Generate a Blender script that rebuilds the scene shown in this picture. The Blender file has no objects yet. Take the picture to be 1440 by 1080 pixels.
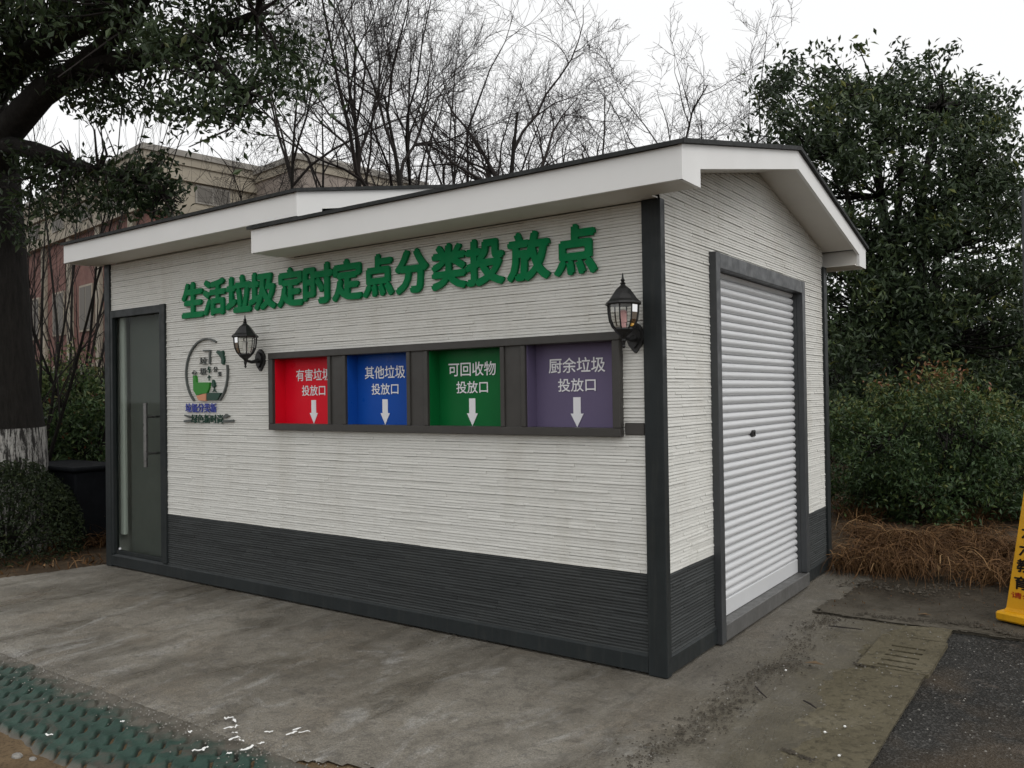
import bpy, math, random
import numpy as np
from mathutils import Matrix, Vector

random.seed(7)
R = math.radians
scene = bpy.context.scene
COL = scene.collection

# ------------------------------------------------------------------ camera
F_PX, YAW, PITCH, ROLL = 1168.19, -0.6186, 0.0121, -0.0142
CAM = np.array([2.0062, -4.2726, 1.6])
_f0 = np.array([math.sin(YAW), math.cos(YAW), 0.0])
_r0 = np.array([math.cos(YAW), -math.sin(YAW), 0.0])
_u0 = np.array([0, 0, 1.0])
FW = _f0 * math.cos(PITCH) + _u0 * math.sin(PITCH)
_u = -_f0 * math.sin(PITCH) + _u0 * math.cos(PITCH)
RT = _r0 * math.cos(ROLL) + _u * math.sin(ROLL)
UP = -_r0 * math.sin(ROLL) + _u * math.cos(ROLL)
cd = bpy.data.cameras.new("camera")
cam = bpy.data.objects.new("camera", cd)
COL.objects.link(cam)
M = Matrix.Identity(4)
for i in range(3):
    M[i][0], M[i][1], M[i][2], M[i][3] = RT[i], UP[i], -FW[i], CAM[i]
cam.matrix_world = M
cd.sensor_width = 36.0
cd.lens = F_PX * 36 / 1440
cd.clip_end = 2000
scene.camera = cam

# ------------------------------------------------------------------ sky, sun, exposure
SUN_EL, SUN_AZ = R(46), R(102)          # azimuth measured clockwise from +Y
w = bpy.data.worlds.new("World")
scene.world = w
w.use_nodes = True
nt = w.node_tree
bg = nt.nodes["Background"]
sky = nt.nodes.new("ShaderNodeTexSky")
sky.sky_type = 'NISHITA'
sky.sun_disc = False
sky.sun_elevation = SUN_EL
sky.sun_rotation = SUN_AZ
sky.dust_density = 6.0
hs = nt.nodes.new("ShaderNodeHueSaturation")
hs.inputs['Saturation'].default_value = 0.12
mx = nt.nodes.new("ShaderNodeMix")
mx.data_type = 'RGBA'
mx.inputs[0].default_value = 0.86
mx.inputs[7].default_value = (10.6, 10.65, 10.7, 1)     # the even cloud cover
nt.links.new(sky.outputs[0], hs.inputs['Color'])
nt.links.new(hs.outputs[0], mx.inputs[6])
nt.links.new(mx.outputs[2], bg.inputs['Color'])
bg.inputs['Strength'].default_value = 0.105
sl = bpy.data.lights.new("sun", 'SUN')
sl.energy = 0.72
sl.angle = R(35)
sl.color = (1.0, 0.97, 0.93)
so = bpy.data.objects.new("sun", sl)
COL.objects.link(so)
sd = Vector((math.sin(SUN_AZ) * math.cos(SUN_EL), math.cos(SUN_AZ) * math.cos(SUN_EL), math.sin(SUN_EL)))
so.rotation_euler = sd.to_track_quat('Z', 'Y').to_euler()
scene.view_settings.view_transform = 'Standard'
scene.view_settings.look = 'None'
scene.view_settings.exposure = 0.0
scene.view_settings.gamma = 1.0


# ------------------------------------------------------------------ helpers
def ray(x, y):
    return FW + RT * (x - 720) / F_PX - UP * (y - 540) / F_PX


def at(x, y, D):
    return CAM + ray(x, y) * D


def gnd(x, y, z=0.0):
    k = ray(x, y)
    return CAM + k * ((z - CAM[2]) / k[2])


class MB:
    """collects faces; build() links them as ONE mesh object"""
    def __init__(s):
        s.v, s.f, s.n = [], [], 0
        s.attr = []

    def add(s, verts, faces, a=None):
        verts = np.asarray(verts, float).reshape(-1, 3)
        s.v.append(verts)
        for f in faces:
            s.f.append([i + s.n for i in f])
        if a is not None:
            s.attr.extend(list(a))
        s.n += len(verts)

    def box(s, x0, x1, y0, y1, z0, z1, bev=0.0):
        if bev <= 0:
            v = [(x, y, z) for z in (z0, z1) for y in (y0, y1) for x in (x0, x1)]
            s.add(v, [(0, 2, 3, 1), (4, 5, 7, 6), (0, 1, 5, 4), (2, 6, 7, 3), (0, 4, 6, 2), (1, 3, 7, 5)])
            return
        b = bev
        V, idx = [], {}
        xs, ys, zs = (x0, x1), (y0, y1), (z0, z1)
        for i in (0, 1):
            for j in (0, 1):
                for k in (0, 1):
                    sx, sy, sz = (1 - 2 * i) * b, (1 - 2 * j) * b, (1 - 2 * k) * b
                    idx[i, j, k, 0] = len(V); V.append((xs[i], ys[j] + sy, zs[k] + sz))
                    idx[i, j, k, 1] = len(V); V.append((xs[i] + sx, ys[j], zs[k] + sz))
                    idx[i, j, k, 2] = len(V); V.append((xs[i] + sx, ys[j] + sy, zs[k]))
        Fs = []
        q = [(0, 0), (1, 0), (1, 1), (0, 1)]
        for i in (0, 1):
            Fs.append([idx[i, a, c, 0] for a, c in (q if i else q[::-1])])
            Fs.append([idx[a, i, c, 1] for a, c in (q[::-1] if i else q)])
            Fs.append([idx[a, c, i, 2] for a, c in (q if i else q[::-1])])
        for a in (0, 1):
            for c in (0, 1):
                Fs.append([idx[a, c, 0, 0], idx[a, c, 1, 0], idx[a, c, 1, 1], idx[a, c, 0, 1]])
                Fs.append([idx[a, 0, c, 0], idx[a, 1, c, 0], idx[a, 1, c, 2], idx[a, 0, c, 2]])
                Fs.append([idx[0, a, c, 1], idx[1, a, c, 1], idx[1, a, c, 2], idx[0, a, c, 2]])
        for i in (0, 1):
            for j in (0, 1):
                for k in (0, 1):
                    Fs.append([idx[i, j, k, 0], idx[i, j, k, 1], idx[i, j, k, 2]])
        s.add(V, Fs)

    def prism(s, poly, axis, a0, a1):
        """polygon in the two other axes extruded along an axis"""
        n = len(poly)
        V = []
        for a in (a0, a1):
            for p, q in poly:
                V.append({0: (a, p, q), 1: (p, a, q), 2: (p, q, a)}[axis])
        Fs = [list(range(n))[::-1], list(range(n, 2 * n))]
        for i in range(n):
            j = (i + 1) % n
            Fs.append([i, j, n + j, n + i])
        s.add(V, Fs)

    def lathe(s, prof, c, seg=12, a0=0.0, cap=True):
        V, Fs = [], []
        for r, z in prof:
            for k in range(seg):
                t = a0 + 2 * math.pi * k / seg
                V.append((c[0] + r * math.cos(t), c[1] + r * math.sin(t), c[2] + z))
        m = len(prof)
        for i in range(m - 1):
            for k in range(seg):
                k2 = (k + 1) % seg
                Fs.append([i * seg + k, i * seg + k2, (i + 1) * seg + k2, (i + 1) * seg + k])
        if cap:
            Fs.append(list(range(seg))[::-1])
            Fs.append([(m - 1) * seg + k for k in range(seg)])
        s.add(V, Fs)

    def tubes(s, P, Rd, S=4, cap=False):
        P = np.asarray(P, float)
        Rd = np.asarray(Rd, float)
        if P.ndim == 2:
            P, Rd = P[None], Rd[None]
        m, K, _ = P.shape
        T = np.gradient(P, axis=1)
        T /= np.linalg.norm(T, axis=2, keepdims=True) + 1e-9
        ref = np.where(np.abs(T[:, :1, 2:3]) < 0.8, np.array([[[0, 0, 1.0]]]), np.array([[[1.0, 0, 0]]]))
        U = np.cross(T, ref)
        U /= np.linalg.norm(U, axis=2, keepdims=True) + 1e-9
        W = np.cross(T, U)
        a = np.arange(S) * 2 * np.pi / S
        V = P[:, :, None] + Rd[:, :, None, None] * (U[:, :, None] * np.cos(a)[None, None, :, None] + W[:, :, None] * np.sin(a)[None, None, :, None])
        base = (np.arange(m) * K * S)[:, None, None] + (np.arange(K - 1) * S)[None, :, None]
        k = np.arange(S)[None, None]
        k2 = (k + 1) % S
        Fq = np.stack([base + k, base + k2, base + S + k2, base + S + k], -1).reshape(-1, 4)
        fs = [list(map(int, q)) for q in Fq]
        if cap:
            for i in range(m):
                fs.append([i * K * S + j for j in range(S)][::-1])
                fs.append([i * K * S + (K - 1) * S + j for j in range(S)])
        s.add(V.reshape(-1, 3), fs)

    def build(s, name, mat, parent=None, smooth=False, loc=None):
        me = bpy.data.meshes.new(name)
        V = np.concatenate(s.v)
        off = np.zeros(3)
        if parent is not None and loc is None:
            off = np.array(parent.get('_loc', (0, 0, 0)))
        if loc is not None and parent is None:
            off = np.array(loc)
        V = V - off
        me.from_pydata(V.tolist(), [], s.f)
        if s.attr:
            at_ = me.attributes.new('tint', 'FLOAT', 'FACE')
            at_.data.foreach_set('value', np.asarray(s.attr, 'f'))
        if smooth:
            me.polygons.foreach_set('use_smooth', [True] * len(me.polygons))
        me.update()
        return link(name, me, mat, parent, loc if parent is None else None)


def link(name, me, mat, parent=None, loc=None):
    if mat is not None:
        me.materials.clear()
        me.materials.append(mat)
    o = bpy.data.objects.new(name, me)
    COL.objects.link(o)
    if parent is not None:
        o.parent = parent
        o['_loc'] = parent.get('_loc', (0, 0, 0))
    elif loc is not None:
        o.location = loc
        o['_loc'] = tuple(float(c) for c in loc)
    return o


def tag(o, label=None, cat=None, group=None, kind=None):
    if label: o['label'] = label
    if cat: o['category'] = cat
    if group: o['group'] = group
    if kind: o['kind'] = kind
    return o


def thing(name, label, cat, loc=(0, 0, 0), rz=0.0, group=None):
    o = bpy.data.objects.new(name, None)
    COL.objects.link(o)
    o.location = loc
    o.rotation_euler = (0, 0, rz)
    o.empty_display_size = 0.1
    o['_loc'] = tuple(float(c) for c in loc) if rz == 0 else (0.0, 0.0, 0.0)
    return tag(o, label, cat, group)


def recalc(o):
    import bmesh
    bm = bmesh.new()
    bm.from_mesh(o.data)
    bmesh.ops.recalc_face_normals(bm, faces=bm.faces)
    bm.to_mesh(o.data)
    bm.free()
    return o


# ------------------------------------------------------------------ materials
def mat(name, rgb=(0.5, 0.5, 0.5), rough=0.6, metal=0.0, spec=0.4):
    m = bpy.data.materials.new(name)
    m.use_nodes = True
    b = m.node_tree.nodes['Principled BSDF']
    b.inputs['Base Color'].default_value = (*rgb, 1)
    b.inputs['Roughness'].default_value = rough
    b.inputs['Metallic'].default_value = metal
    b.inputs['Specular IOR Level'].default_value = spec
    return m


class N:
    """small node-building helper on a material"""
    def __init__(s, m):
        s.m, s.t = m, m.node_tree
        s.b = s.t.nodes['Principled BSDF']
        s.co = s.t.nodes.new('ShaderNodeTexCoord')

    def new(s, typ, **kw):
        n = s.t.nodes.new(typ)
        for k, v in kw.items():
            setattr(n, k, v)
        return n

    def link(s, a, b):
        s.t.links.new(a, b)

    def noise(s, scale, detail=4, rough=0.55, stretch=None, vec=None, dist=0.0):
        n = s.new('ShaderNodeTexNoise')
        n.inputs['Scale'].default_value = scale
        n.inputs['Detail'].default_value = detail
        n.inputs['Roughness'].default_value = rough
        n.inputs['Distortion'].default_value = dist
        v = vec or s.co.outputs['Object']
        if stretch:
            mp = s.new('ShaderNodeMapping')
            if len(stretch) == 4:
                mp.inputs['Rotation'].default_value = (0, 0, stretch[3])
            mp.inputs['Scale'].default_value = stretch[:3]
            s.link(v, mp.inputs[0])
            v = mp.outputs[0]
        s.link(v, n.inputs['Vector'])
        return n.outputs['Fac']

    def ramp(s, fac, stops):
        n = s.new('ShaderNodeValToRGB')
        e = n.color_ramp.elements
        while len(e) < len(stops):
            e.new(0.5)
        for el, (p, c) in zip(e, stops):
            el.position = p
            el.color = (*c, 1) if isinstance(c, tuple) else (c, c, c, 1)
        s.link(fac, n.inputs[0])
        return n.outputs[0]

    def mix(s, fac, a, b, mode='MIX'):
        n = s.new('ShaderNodeMix', data_type='RGBA', blend_type=mode)
        if isinstance(fac, (int, float)):
            n.inputs[0].default_value = fac
        else:
            s.link(fac, n.inputs[0])
        for i, c in ((6, a), (7, b)):
            if isinstance(c, tuple):
                n.inputs[i].default_value = (*c, 1)
            else:
                s.link(c, n.inputs[i])
        return n.outputs[2]

    def bump(s, h, strength=0.3, dist=0.01):
        n = s.new('ShaderNodeBump')
        n.inputs['Strength'].default_value = strength
        n.inputs['Distance'].default_value = dist
        s.link(h, n.inputs['Height'])
        s.link(n.outputs[0], s.b.inputs['Normal'])

    def color(s, c):
        s.link(c, s.b.inputs['Base Color'])

    def rough(s, c):
        s.link(c, s.b.inputs['Roughness'])


def worn(name, rgb, rough=0.5, amt=0.25, scale=6.0, metal=0.0, bump=0.0, dirt=None):
    m = mat(name, rgb, rough, metal)
    n = N(m)
    f = n.noise(scale, 6, 0.65)
    lo = tuple(c * (1 - amt) for c in rgb)
    hi = tuple(min(1, c * (1 + amt)) for c in rgb)
    c = n.ramp(f, [(0.3, lo), (0.7, hi)])
    if dirt:
        s = n.noise(3.0, 5, 0.7, (9, 9, 0.7))
        c = n.mix(n.ramp(s, [(0.52, 0.0), (0.75, 0.55)]), c, dirt)
    n.color(c)
    n.rough(n.ramp(n.noise(scale * 3, 3), [(0.3, max(0, rough - 0.12)), (0.7, min(1, rough + 0.12))]))
    if bump:
        n.bump(n.noise(scale * 12, 4), bump, 0.004)
    return m


def siding_mat(name, rgb, amt, dirt):
    m = mat(name, rgb, 0.75, 0, 0.3)
    n = N(m)
    at_ = n.new('ShaderNodeAttribute', attribute_name='tint')
    c = n.ramp(at_.outputs['Fac'], [(0.0, tuple(x * (1 - amt) for x in rgb)), (1.0, tuple(x * (1 + amt * .5) for x in rgb))])
    c = n.mix(n.ramp(n.noise(45, 4, 0.7, (0.35, 0.35, 2.2)), [(0.35, 0.16), (0.62, 0.0)]), c, tuple(x * 0.55 for x in rgb))
    c = n.mix(n.ramp(n.noise(1.6, 6, 0.7, (1.5, 1.5, 0.4)), [(0.5, 0.0), (0.8, 0.4)]), c, dirt)
    n.color(c)
    n.bump(n.noise(110, 3, 0.6, (0.5, 0.5, 1.6)), 0.55, 0.004)
    return m


def leaf_mat(name, stops, rough=0.5, trans=0.25, spec=0.3):
    m = mat(name, (0.05, 0.08, 0.03), rough, 0, spec)
    n = N(m)
    at_ = n.new('ShaderNodeAttribute', attribute_name='tint')
    c = n.ramp(at_.outputs['Fac'], stops)
    n.color(c)
    tr = n.new('ShaderNodeBsdfTranslucent')
    n.link(c, tr.inputs[0])
    mxs = n.new('ShaderNodeMixShader')
    mxs.inputs[0].default_value = trans
    out = m.node_tree.nodes['Material Output']
    n.link(n.b.outputs[0], mxs.inputs[1])
    n.link(tr.outputs[0], mxs.inputs[2])
    n.link(mxs.outputs[0], out.inputs[0])
    return m


def bark_mat(name, rgb, amt=0.45):
    m = mat(name, rgb, 0.9, 0, 0.2)
    n = N(m)
    f = n.noise(22, 6, 0.7, (1, 1, 0.22))
    n.color(n.ramp(f, [(0.3, tuple(c * (1 - amt) for c in rgb)), (0.7, tuple(c * (1 + amt) for c in rgb))]))
    n.bump(f, 0.9, 0.03)
    return m


M_SIDE = siding_mat('white_siding', (0.69, 0.685, 0.645), 0.05, (0.42, 0.39, 0.32))
M_BASE = siding_mat('slate_siding', (0.043, 0.047, 0.047), 0.3, (0.05, 0.05, 0.045))
M_POST = worn('grey_steel', (0.023, 0.027, 0.028), 0.42, 0.14, 5, 0.0, 0.05, (0.05, 0.05, 0.046))
M_FRAME = worn('taupe_aluminium', (0.046, 0.043, 0.039), 0.45, 0.12, 5, 0.0, 0.03)
M_SHUTFR = worn('blue_grey_steel', (0.050, 0.054, 0.057), 0.42, 0.12, 5, 0.0, 0.03, (0.06, 0.058, 0.054))
M_FASCIA = worn('white_fascia', (0.78, 0.78, 0.765), 0.5, 0.025, 1.2, 0.0, 0.05)
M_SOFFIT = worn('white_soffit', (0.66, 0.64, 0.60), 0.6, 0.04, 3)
M_SHINGLE = worn('dark_shingle', (0.028, 0.03, 0.03), 0.85, 0.4, 20, 0, 0.4)
M_SHUTTER = worn('white_shutter', (0.62, 0.63, 0.64), 0.4, 0.04, 1.5)
M_BLACK = worn('black_cast_metal', (0.012, 0.012, 0.012), 0.42, 0.2, 12)
M_STEEL = worn('dark_handle_steel', (0.20, 0.20, 0.195), 0.35, 0.2, 12, 0.8)
M_INT = worn('grey_green_panel', (0.165, 0.172, 0.16), 0.6, 0.08, 2)
M_CURT = worn('white_inner_jamb', (0.72, 0.75, 0.70), 0.6, 0.05, 2)
M_DARKIN = worn('dark_interior', (0.03, 0.032, 0.03), 0.8, 0.2, 3)
M_GREENL = worn('green_acrylic', (0.0, 0.18, 0.058), 0.6, 0.08, 4)
M_GREENL.node_tree.nodes['Principled BSDF'].inputs['Specular IOR Level'].default_value = 0.2
M_WHITEL = mat('white_vinyl', (0.82, 0.82, 0.84), 0.45)
M_RED = worn('red_panel', (0.72, 0.006, 0.022), 0.38, 0.06, 2)
M_BLUE = worn('blue_panel', (0.008, 0.075, 0.38), 0.38, 0.08, 2)
M_GREEN = worn('green_panel', (0.004, 0.13, 0.032), 0.38, 0.08, 2)
M_PURPLE = worn('purple_panel', (0.14, 0.115, 0.20), 0.38, 0.06, 2)
M_YELLOW = worn('yellow_plastic', (0.72, 0.36, 0.008), 0.4, 0.10, 5, 0, 0.05, (0.42, 0.22, 0.02))
for m_ in (M_RED, M_BLUE, M_GREEN, M_PURPLE, M_GREENL, M_POST):
    m_.node_tree.nodes['Principled BSDF'].inputs['Specular IOR Level'].default_value = 0.15
M_BLACKL = mat('black_print', (0.015, 0.013, 0.01), 0.5)
M_REDL = mat('red_print', (0.6, 0.04, 0.02), 0.5)
M_BARK = bark_mat('bark', (0.019, 0.017, 0.015))
M_TWIG = mat('twig_bark', (0.034, 0.029, 0.027), 0.9, 0, 0.2)

# glass for the door and the lanterns
def glass_mat(name, tint, fac):
    m = bpy.data.materials.new(name)
    m.use_nodes = True
    t = m.node_tree
    t.nodes.clear()
    out = t.nodes.new('ShaderNodeOutputMaterial')
    tr = t.nodes.new('ShaderNodeBsdfTransparent')
    tr.inputs[0].default_value = (*tint, 1)
    gl = t.nodes.new('ShaderNodeBsdfGlossy')
    gl.inputs['Roughness'].default_value = 0.03
    fr = t.nodes.new('ShaderNodeFresnel')
    fr.inputs[0].default_value = 1.5
    ms = t.nodes.new('ShaderNodeMixShader')
    mu = t.nodes.new('ShaderNodeMath')
    mu.operation = 'MULTIPLY'
    mu.inputs[1].default_value = fac
    t.links.new(fr.outputs[0], mu.inputs[0])
    t.links.new(mu.outputs[0], ms.inputs[0])
    t.links.new(tr.outputs[0], ms.inputs[1])
    t.links.new(gl.outputs[0], ms.inputs[2])
    t.links.new(ms.outputs[0], out.inputs[0])
    return m

M_GLASS = glass_mat('door_glass', (0.78, 0.80, 0.785), 0.04)
M_LGLASS = glass_mat('lantern_glass', (0.9, 0.9, 0.88), 1.0)


def concrete_mat():
    m = mat('wet_concrete', (0.2, 0.19, 0.17), 0.6, 0, 0.45)
    n = N(m)
    big = n.noise(0.75, 7, 0.62, dist=0.6)
    c = n.ramp(big, [(0.30, (0.140, 0.123, 0.095)), (0.45, (0.225, 0.203, 0.165)), (0.60, (0.288, 0.264, 0.220)), (0.75, (0.37, 0.348, 0.308))])
    # sweeping damp streaks
    st = n.noise(1.3, 7, 0.62, (1.7, 0.42, 1), dist=0.9)
    c = n.mix(n.ramp(st, [(0.48, 0.0), (0.64, 0.7)]), c, (0.105, 0.089, 0.064))
    # pale cement smears
    pl = n.noise(1.5, 9, 0.75, (1.8, 0.7, 1), dist=1.4)
    c = n.mix(n.ramp(pl, [(0.54, 0.0), (0.68, 0.8)]), c, (0.42, 0.41, 0.385))
    # brown mud
    mu = n.noise(1.1, 6, 0.65, dist=0.3)
    c = n.mix(n.ramp(mu, [(0.50, 0.0), (0.66, 0.65)]), c, (0.215, 0.178, 0.130))
    # grit
    gr = n.noise(70, 3, 0.7)
    c = n.mix(n.ramp(gr, [(0.30, 0.45), (0.45, 0.0)]), c, (0.07, 0.065, 0.058))
    gs = n.noise(38, 2, 0.5)
    c = n.mix(n.ramp(gs, [(0.70, 0.0), (0.78, 0.55)]), c, (0.36, 0.35, 0.33))
    mo = n.noise(6.5, 8, 0.78, dist=0.5)
    c = n.mix(n.ramp(mo, [(0.36, 0.55), (0.5, 0.0)]), c, (0.075, 0.068, 0.058))
    c = n.mix(n.ramp(mo, [(0.54, 0.0), (0.70, 0.55)]), c, (0.30, 0.29, 0.27))
    fi = n.noise(24, 6, 0.8)
    c = n.mix(n.ramp(fi, [(0.36, 0.5), (0.48, 0.0)]), c, (0.085, 0.078, 0.068))
    c = n.mix(0.75, c, n.ramp(n.noise(130, 3, 0.7), [(0.3, 0.25), (0.5, 0.5), (0.7, 0.78)]), 'OVERLAY')
    sx = n.new('ShaderNodeSeparateXYZ')
    n.link(n.co.outputs['Object'], sx.inputs[0])
    # damp darker band washed out from under the kiosk's front
    wt = n.new('ShaderNodeMath', operation='MULTIPLY_ADD')
    n.link(n.noise(0.9, 6, 0.65, dist=0.5), wt.inputs[0])
    wt.inputs[1].default_value = 2.2
    n.link(sx.outputs['Y'], wt.inputs[2])
    wm = n.new('ShaderNodeMapRange')
    wm.inputs[1].default_value = 0.15
    wm.inputs[2].default_value = 0.95
    wm.inputs[4].default_value = 0.36
    n.link(wt.outputs[0], wm.inputs[0])
    c = n.mix(wm.outputs[0], c, (0.078, 0.070, 0.056))
    ad = n.new('ShaderNodeMath', operation='MULTIPLY_ADD')
    n.link(n.noise(1.6, 7, 0.7), ad.inputs[0])
    ad.inputs[1].default_value = 1.3
    n.link(sx.outputs['X'], ad.inputs[2])
    mrg = n.new('ShaderNodeMapRange')
    mrg.inputs[1].default_value = 0.75
    mrg.inputs[2].default_value = 1.45
    n.link(ad.outputs[0], mrg.inputs[0])
    c = n.mix(mrg.outputs[0], c, n.ramp(n.noise(5, 8, 0.75), [(0.3, (0.070, 0.060, 0.039)), (0.6, (0.125, 0.108, 0.070)), (0.8, (0.18, 0.158, 0.110))]))
    n.color(c)
    n.rough(n.ramp(st, [(0.40, 0.72), (0.62, 0.26)]))
    h = n.mix(0.45, n.noise(7, 9, 0.78, dist=0.4), n.noise(55, 4, 0.75))
    n.bump(h, 1.0, 0.035)
    return m


def asphalt_mat():
    m = mat('wet_asphalt', (0.05, 0.05, 0.05), 0.55, 0, 0.5)
    n = N(m)
    c = n.ramp(n.noise(1.3, 6, 0.65), [(0.3, (0.014, 0.014, 0.013)), (0.7, (0.038, 0.037, 0.034))])
    v = n.new('ShaderNodeTexVoronoi')
    v.inputs['Scale'].default_value = 90
    n.link(n.co.outputs['Object'], v.inputs['Vector'])
    c = n.mix(n.ramp(v.outputs['Color'], [(0.6, 0.0), (0.98, 0.5)]), c, (0.17, 0.165, 0.155))
    c = n.mix(n.ramp(n.noise(3.2, 6, 0.7, dist=0.6), [(0.60, 0.0), (0.72, 0.55)]), c, (0.20, 0.165, 0.14))
    c = n.mix(n.ramp(n.noise(0.9, 4, 0.6), [(0.5, 0.0), (0.66, 0.5)]), c, (0.10, 0.075, 0.05))
    n.color(c)
    n.rough(n.ramp(n.noise(2.0, 4), [(0.35, 0.6), (0.65, 0.85)]))
    n.bump(n.mix(0.5, v.outputs['Distance'], n.noise(14, 7, 0.75)), 0.8, 0.02)
    return m


def soil_mat(name, a, b, c2, scale=5):
    m = mat(name, a, 0.9, 0, 0.2)
    n = N(m)
    c = n.ramp(n.noise(scale, 8, 0.7), [(0.3, a), (0.55, b), (0.75, c2)])
    gr = n.noise(scale * 14, 4, 0.75)
    c = n.mix(n.ramp(gr, [(0.35, 0.6), (0.5, 0.0)]), c, tuple(x * 0.35 for x in a))
    n.color(c)
    n.bump(n.mix(0.4, n.noise(scale * 3, 8, 0.75), gr), 0.8, 0.05)
    return m


M_CONC = concrete_mat()
M_ASPH = asphalt_mat()
M_ASPH.node_tree.nodes['Principled BSDF'].inputs['Specular IOR Level'].default_value = 0.10
M_SOIL = soil_mat('leafy_soil', (0.045, 0.032, 0.020), (0.085, 0.058, 0.034), (0.16, 0.115, 0.07))
M_BROWN = soil_mat('orange_soil', (0.11, 0.075, 0.042), (0.18, 0.125, 0.07), (0.24, 0.17, 0.095), 4)
M_SLAB = soil_mat('damp_slab', (0.028, 0.023, 0.016), (0.050, 0.041, 0.030), (0.088, 0.073, 0.053), 2.2)
M_SLAB.node_tree.nodes['Principled BSDF'].inputs['Specular IOR Level'].default_value = 0.1
_n = N(M_SLAB)
_c0 = M_SLAB.node_tree.nodes['Principled BSDF'].inputs['Base Color'].links[0].from_socket
_sx = _n.new('ShaderNodeSeparateXYZ')
_n.link(_n.co.outputs['Object'], _sx.inputs[0])
_ad = _n.new('ShaderNodeMath', operation='MULTIPLY_ADD')
_n.link(_n.noise(1.8, 8, 0.72, dist=0.5), _ad.inputs[0])
_ad.inputs[1].default_value = -2.0
_n.link(_sx.outputs['Y'], _ad.inputs[2])
_mr = _n.new('ShaderNodeMapRange')
_mr.inputs[1].default_value = 0.75
_mr.inputs[2].default_value = 1.75
_mr.inputs[3].default_value = 0.85
_mr.inputs[4].default_value = 0.0
_n.link(_ad.outputs[0], _mr.inputs[0])
_n.color(_n.mix(_mr.outputs[0], _c0, _n.ramp(_n.noise(9, 8, 0.75), [(0.3, (0.085, 0.075, 0.058)), (0.7, (0.165, 0.150, 0.122))])))
M_WALK = soil_mat('olive_concrete', (0.085, 0.073, 0.046), (0.122, 0.106, 0.069), (0.175, 0.156, 0.112), 1.7)


def paver_mat():
    m = mat('green_pavers', (0.03, 0.08, 0.06), 0.65, 0, 0.3)
    n = N(m)
    pit = n.new('ShaderNodeAttribute', attribute_name='pit').outputs['Fac']
    mud = n.new('ShaderNodeAttribute', attribute_name='mud').outputs['Fac']
    green = n.ramp(n.noise(8, 6, 0.7), [(0.3, (0.015, 0.037, 0.029)), (0.7, (0.034, 0.073, 0.055))])
    c = n.mix(n.ramp(n.noise(3.4, 8, 0.78, dist=0.6), [(0.49, 0.0), (0.62, 0.85)]), green, (0.075, 0.066, 0.054))
    c = n.mix(pit, c, n.ramp(n.noise(30, 4, 0.7), [(0.3, (0.007, 0.006, 0.005)), (0.75, (0.05, 0.042, 0.034))]))
    c = n.mix(mud, c, n.ramp(n.noise(9, 8, 0.75), [(0.3, (0.065, 0.056, 0.043)), (0.7, (0.15, 0.138, 0.115))]))
    n.color(c)
    n.bump(n.noise(60, 4, 0.7), 0.4, 0.01)
    return m


M_PAVER = paver_mat()


# ------------------------------------------------------------------ ground (structure)
def grid_sheet(name, x0, x1, y0, y1, step, zf, m, keep=None, label=None):
    nx, ny = max(2, int((x1 - x0) / step) + 1), max(2, int((y1 - y0) / step) + 1)
    X, Y = np.meshgrid(np.linspace(x0, x1, nx), np.linspace(y0, y1, ny))
    Z = zf(X, Y)
    V = np.stack([X, Y, Z], -1).reshape(-1, 3)
    i = np.arange(nx - 1)[None] + (np.arange(ny - 1) * nx)[:, None]
    Fq = np.stack([i, i + 1, i + nx + 1, i + nx], -1).reshape(-1, 4)
    if keep is not None:
        cx = V[Fq].mean(1)
        Fq = Fq[keep(cx[:, 0], cx[:, 1])]
    b = MB()
    b.add(V, Fq.tolist())
    return tag(b.build(name, m, smooth=True), kind='structure')


def wob(x, y, s=1.0):
    return (np.sin(x * 3.1 * s + 1.3 * np.sin(y * 2.3 * s)) + np.sin(y * 4.7 * s + 1.7 * np.sin(x * 1.9 * s) + 2)
            + 0.6 * np.sin(x * 9.3 * s + y * 7.1 * s) + 0.4 * np.sin(x * 17.3 * s - y * 14.1 * s)) / 3.0


b = MB()
b.add([(-400, -400, -0.06), (400, -400, -0.06), (400, 400, -0.06), (-400, 400, -0.06)], [(0, 1, 2, 3)])
tag(b.build('ground', M_SOIL), kind='structure')


def apron_keep(x, y):
    w_ = 0.05 * wob(x, y, 2.0)
    front = np.where(x > -0.92, -1.83 + 0.34 * (x + 0.9) + 0.05 * wob(x, y, 2.5), -1.93 + 0.06 * wob(x, y, 1.3))
    left = -5.96 + 0.04 * wob(x, y) + 0.27 * y
    return (y > front) & (x < 1.17 + 0.006 * wob(x, y, 4)) & (x > left) & (y < 3.9)


apron = grid_sheet('pavement', -7.2, 1.2, -3.2, 3.9, 0.03,
                   lambda X, Y: -0.004 + 0.006 * wob(X, Y, 0.7) * np.clip((np.maximum(-Y, X)) / 0.6, 0, 1) + 0.004 * wob(X, Y, 3.1) * np.clip((np.maximum(-Y, X)) / 0.6, 0, 1)
                   - 0.03 * np.clip((-1.75 - Y) / 0.25, 0, 1) * (X < -0.9), M_CONC, apron_keep)
# strip of olive-brown old paving between the apron and the asphalt
grid_sheet('path', 0.22, 1.172, -1.9, 1.86, 0.012, lambda X, Y: 0.0115 + 0.003 * wob(X, Y, 1.2) + 0.002 * wob(X, Y, 4) + 0.0016 * wob(X, Y, 11) + 0.0012 * wob(Y, X, 23) - 0.030 * np.clip((0.98 + 0.12 * wob(X, Y, 1.1) - X) / 0.42, 0, 1),
           M_WALK, lambda x, y: (x > 0.22) & ((x < 0.80) | (x > 1.2) | (y < 0.80) | (y > 1.52)))
grid_sheet('road', 1.1, 7.0, -4.5, 1.95, 0.04, lambda X, Y: -0.010 + 0.006 * wob(X, Y, 0.8) + 0.004 * wob(X, Y, 3), M_ASPH)


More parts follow.
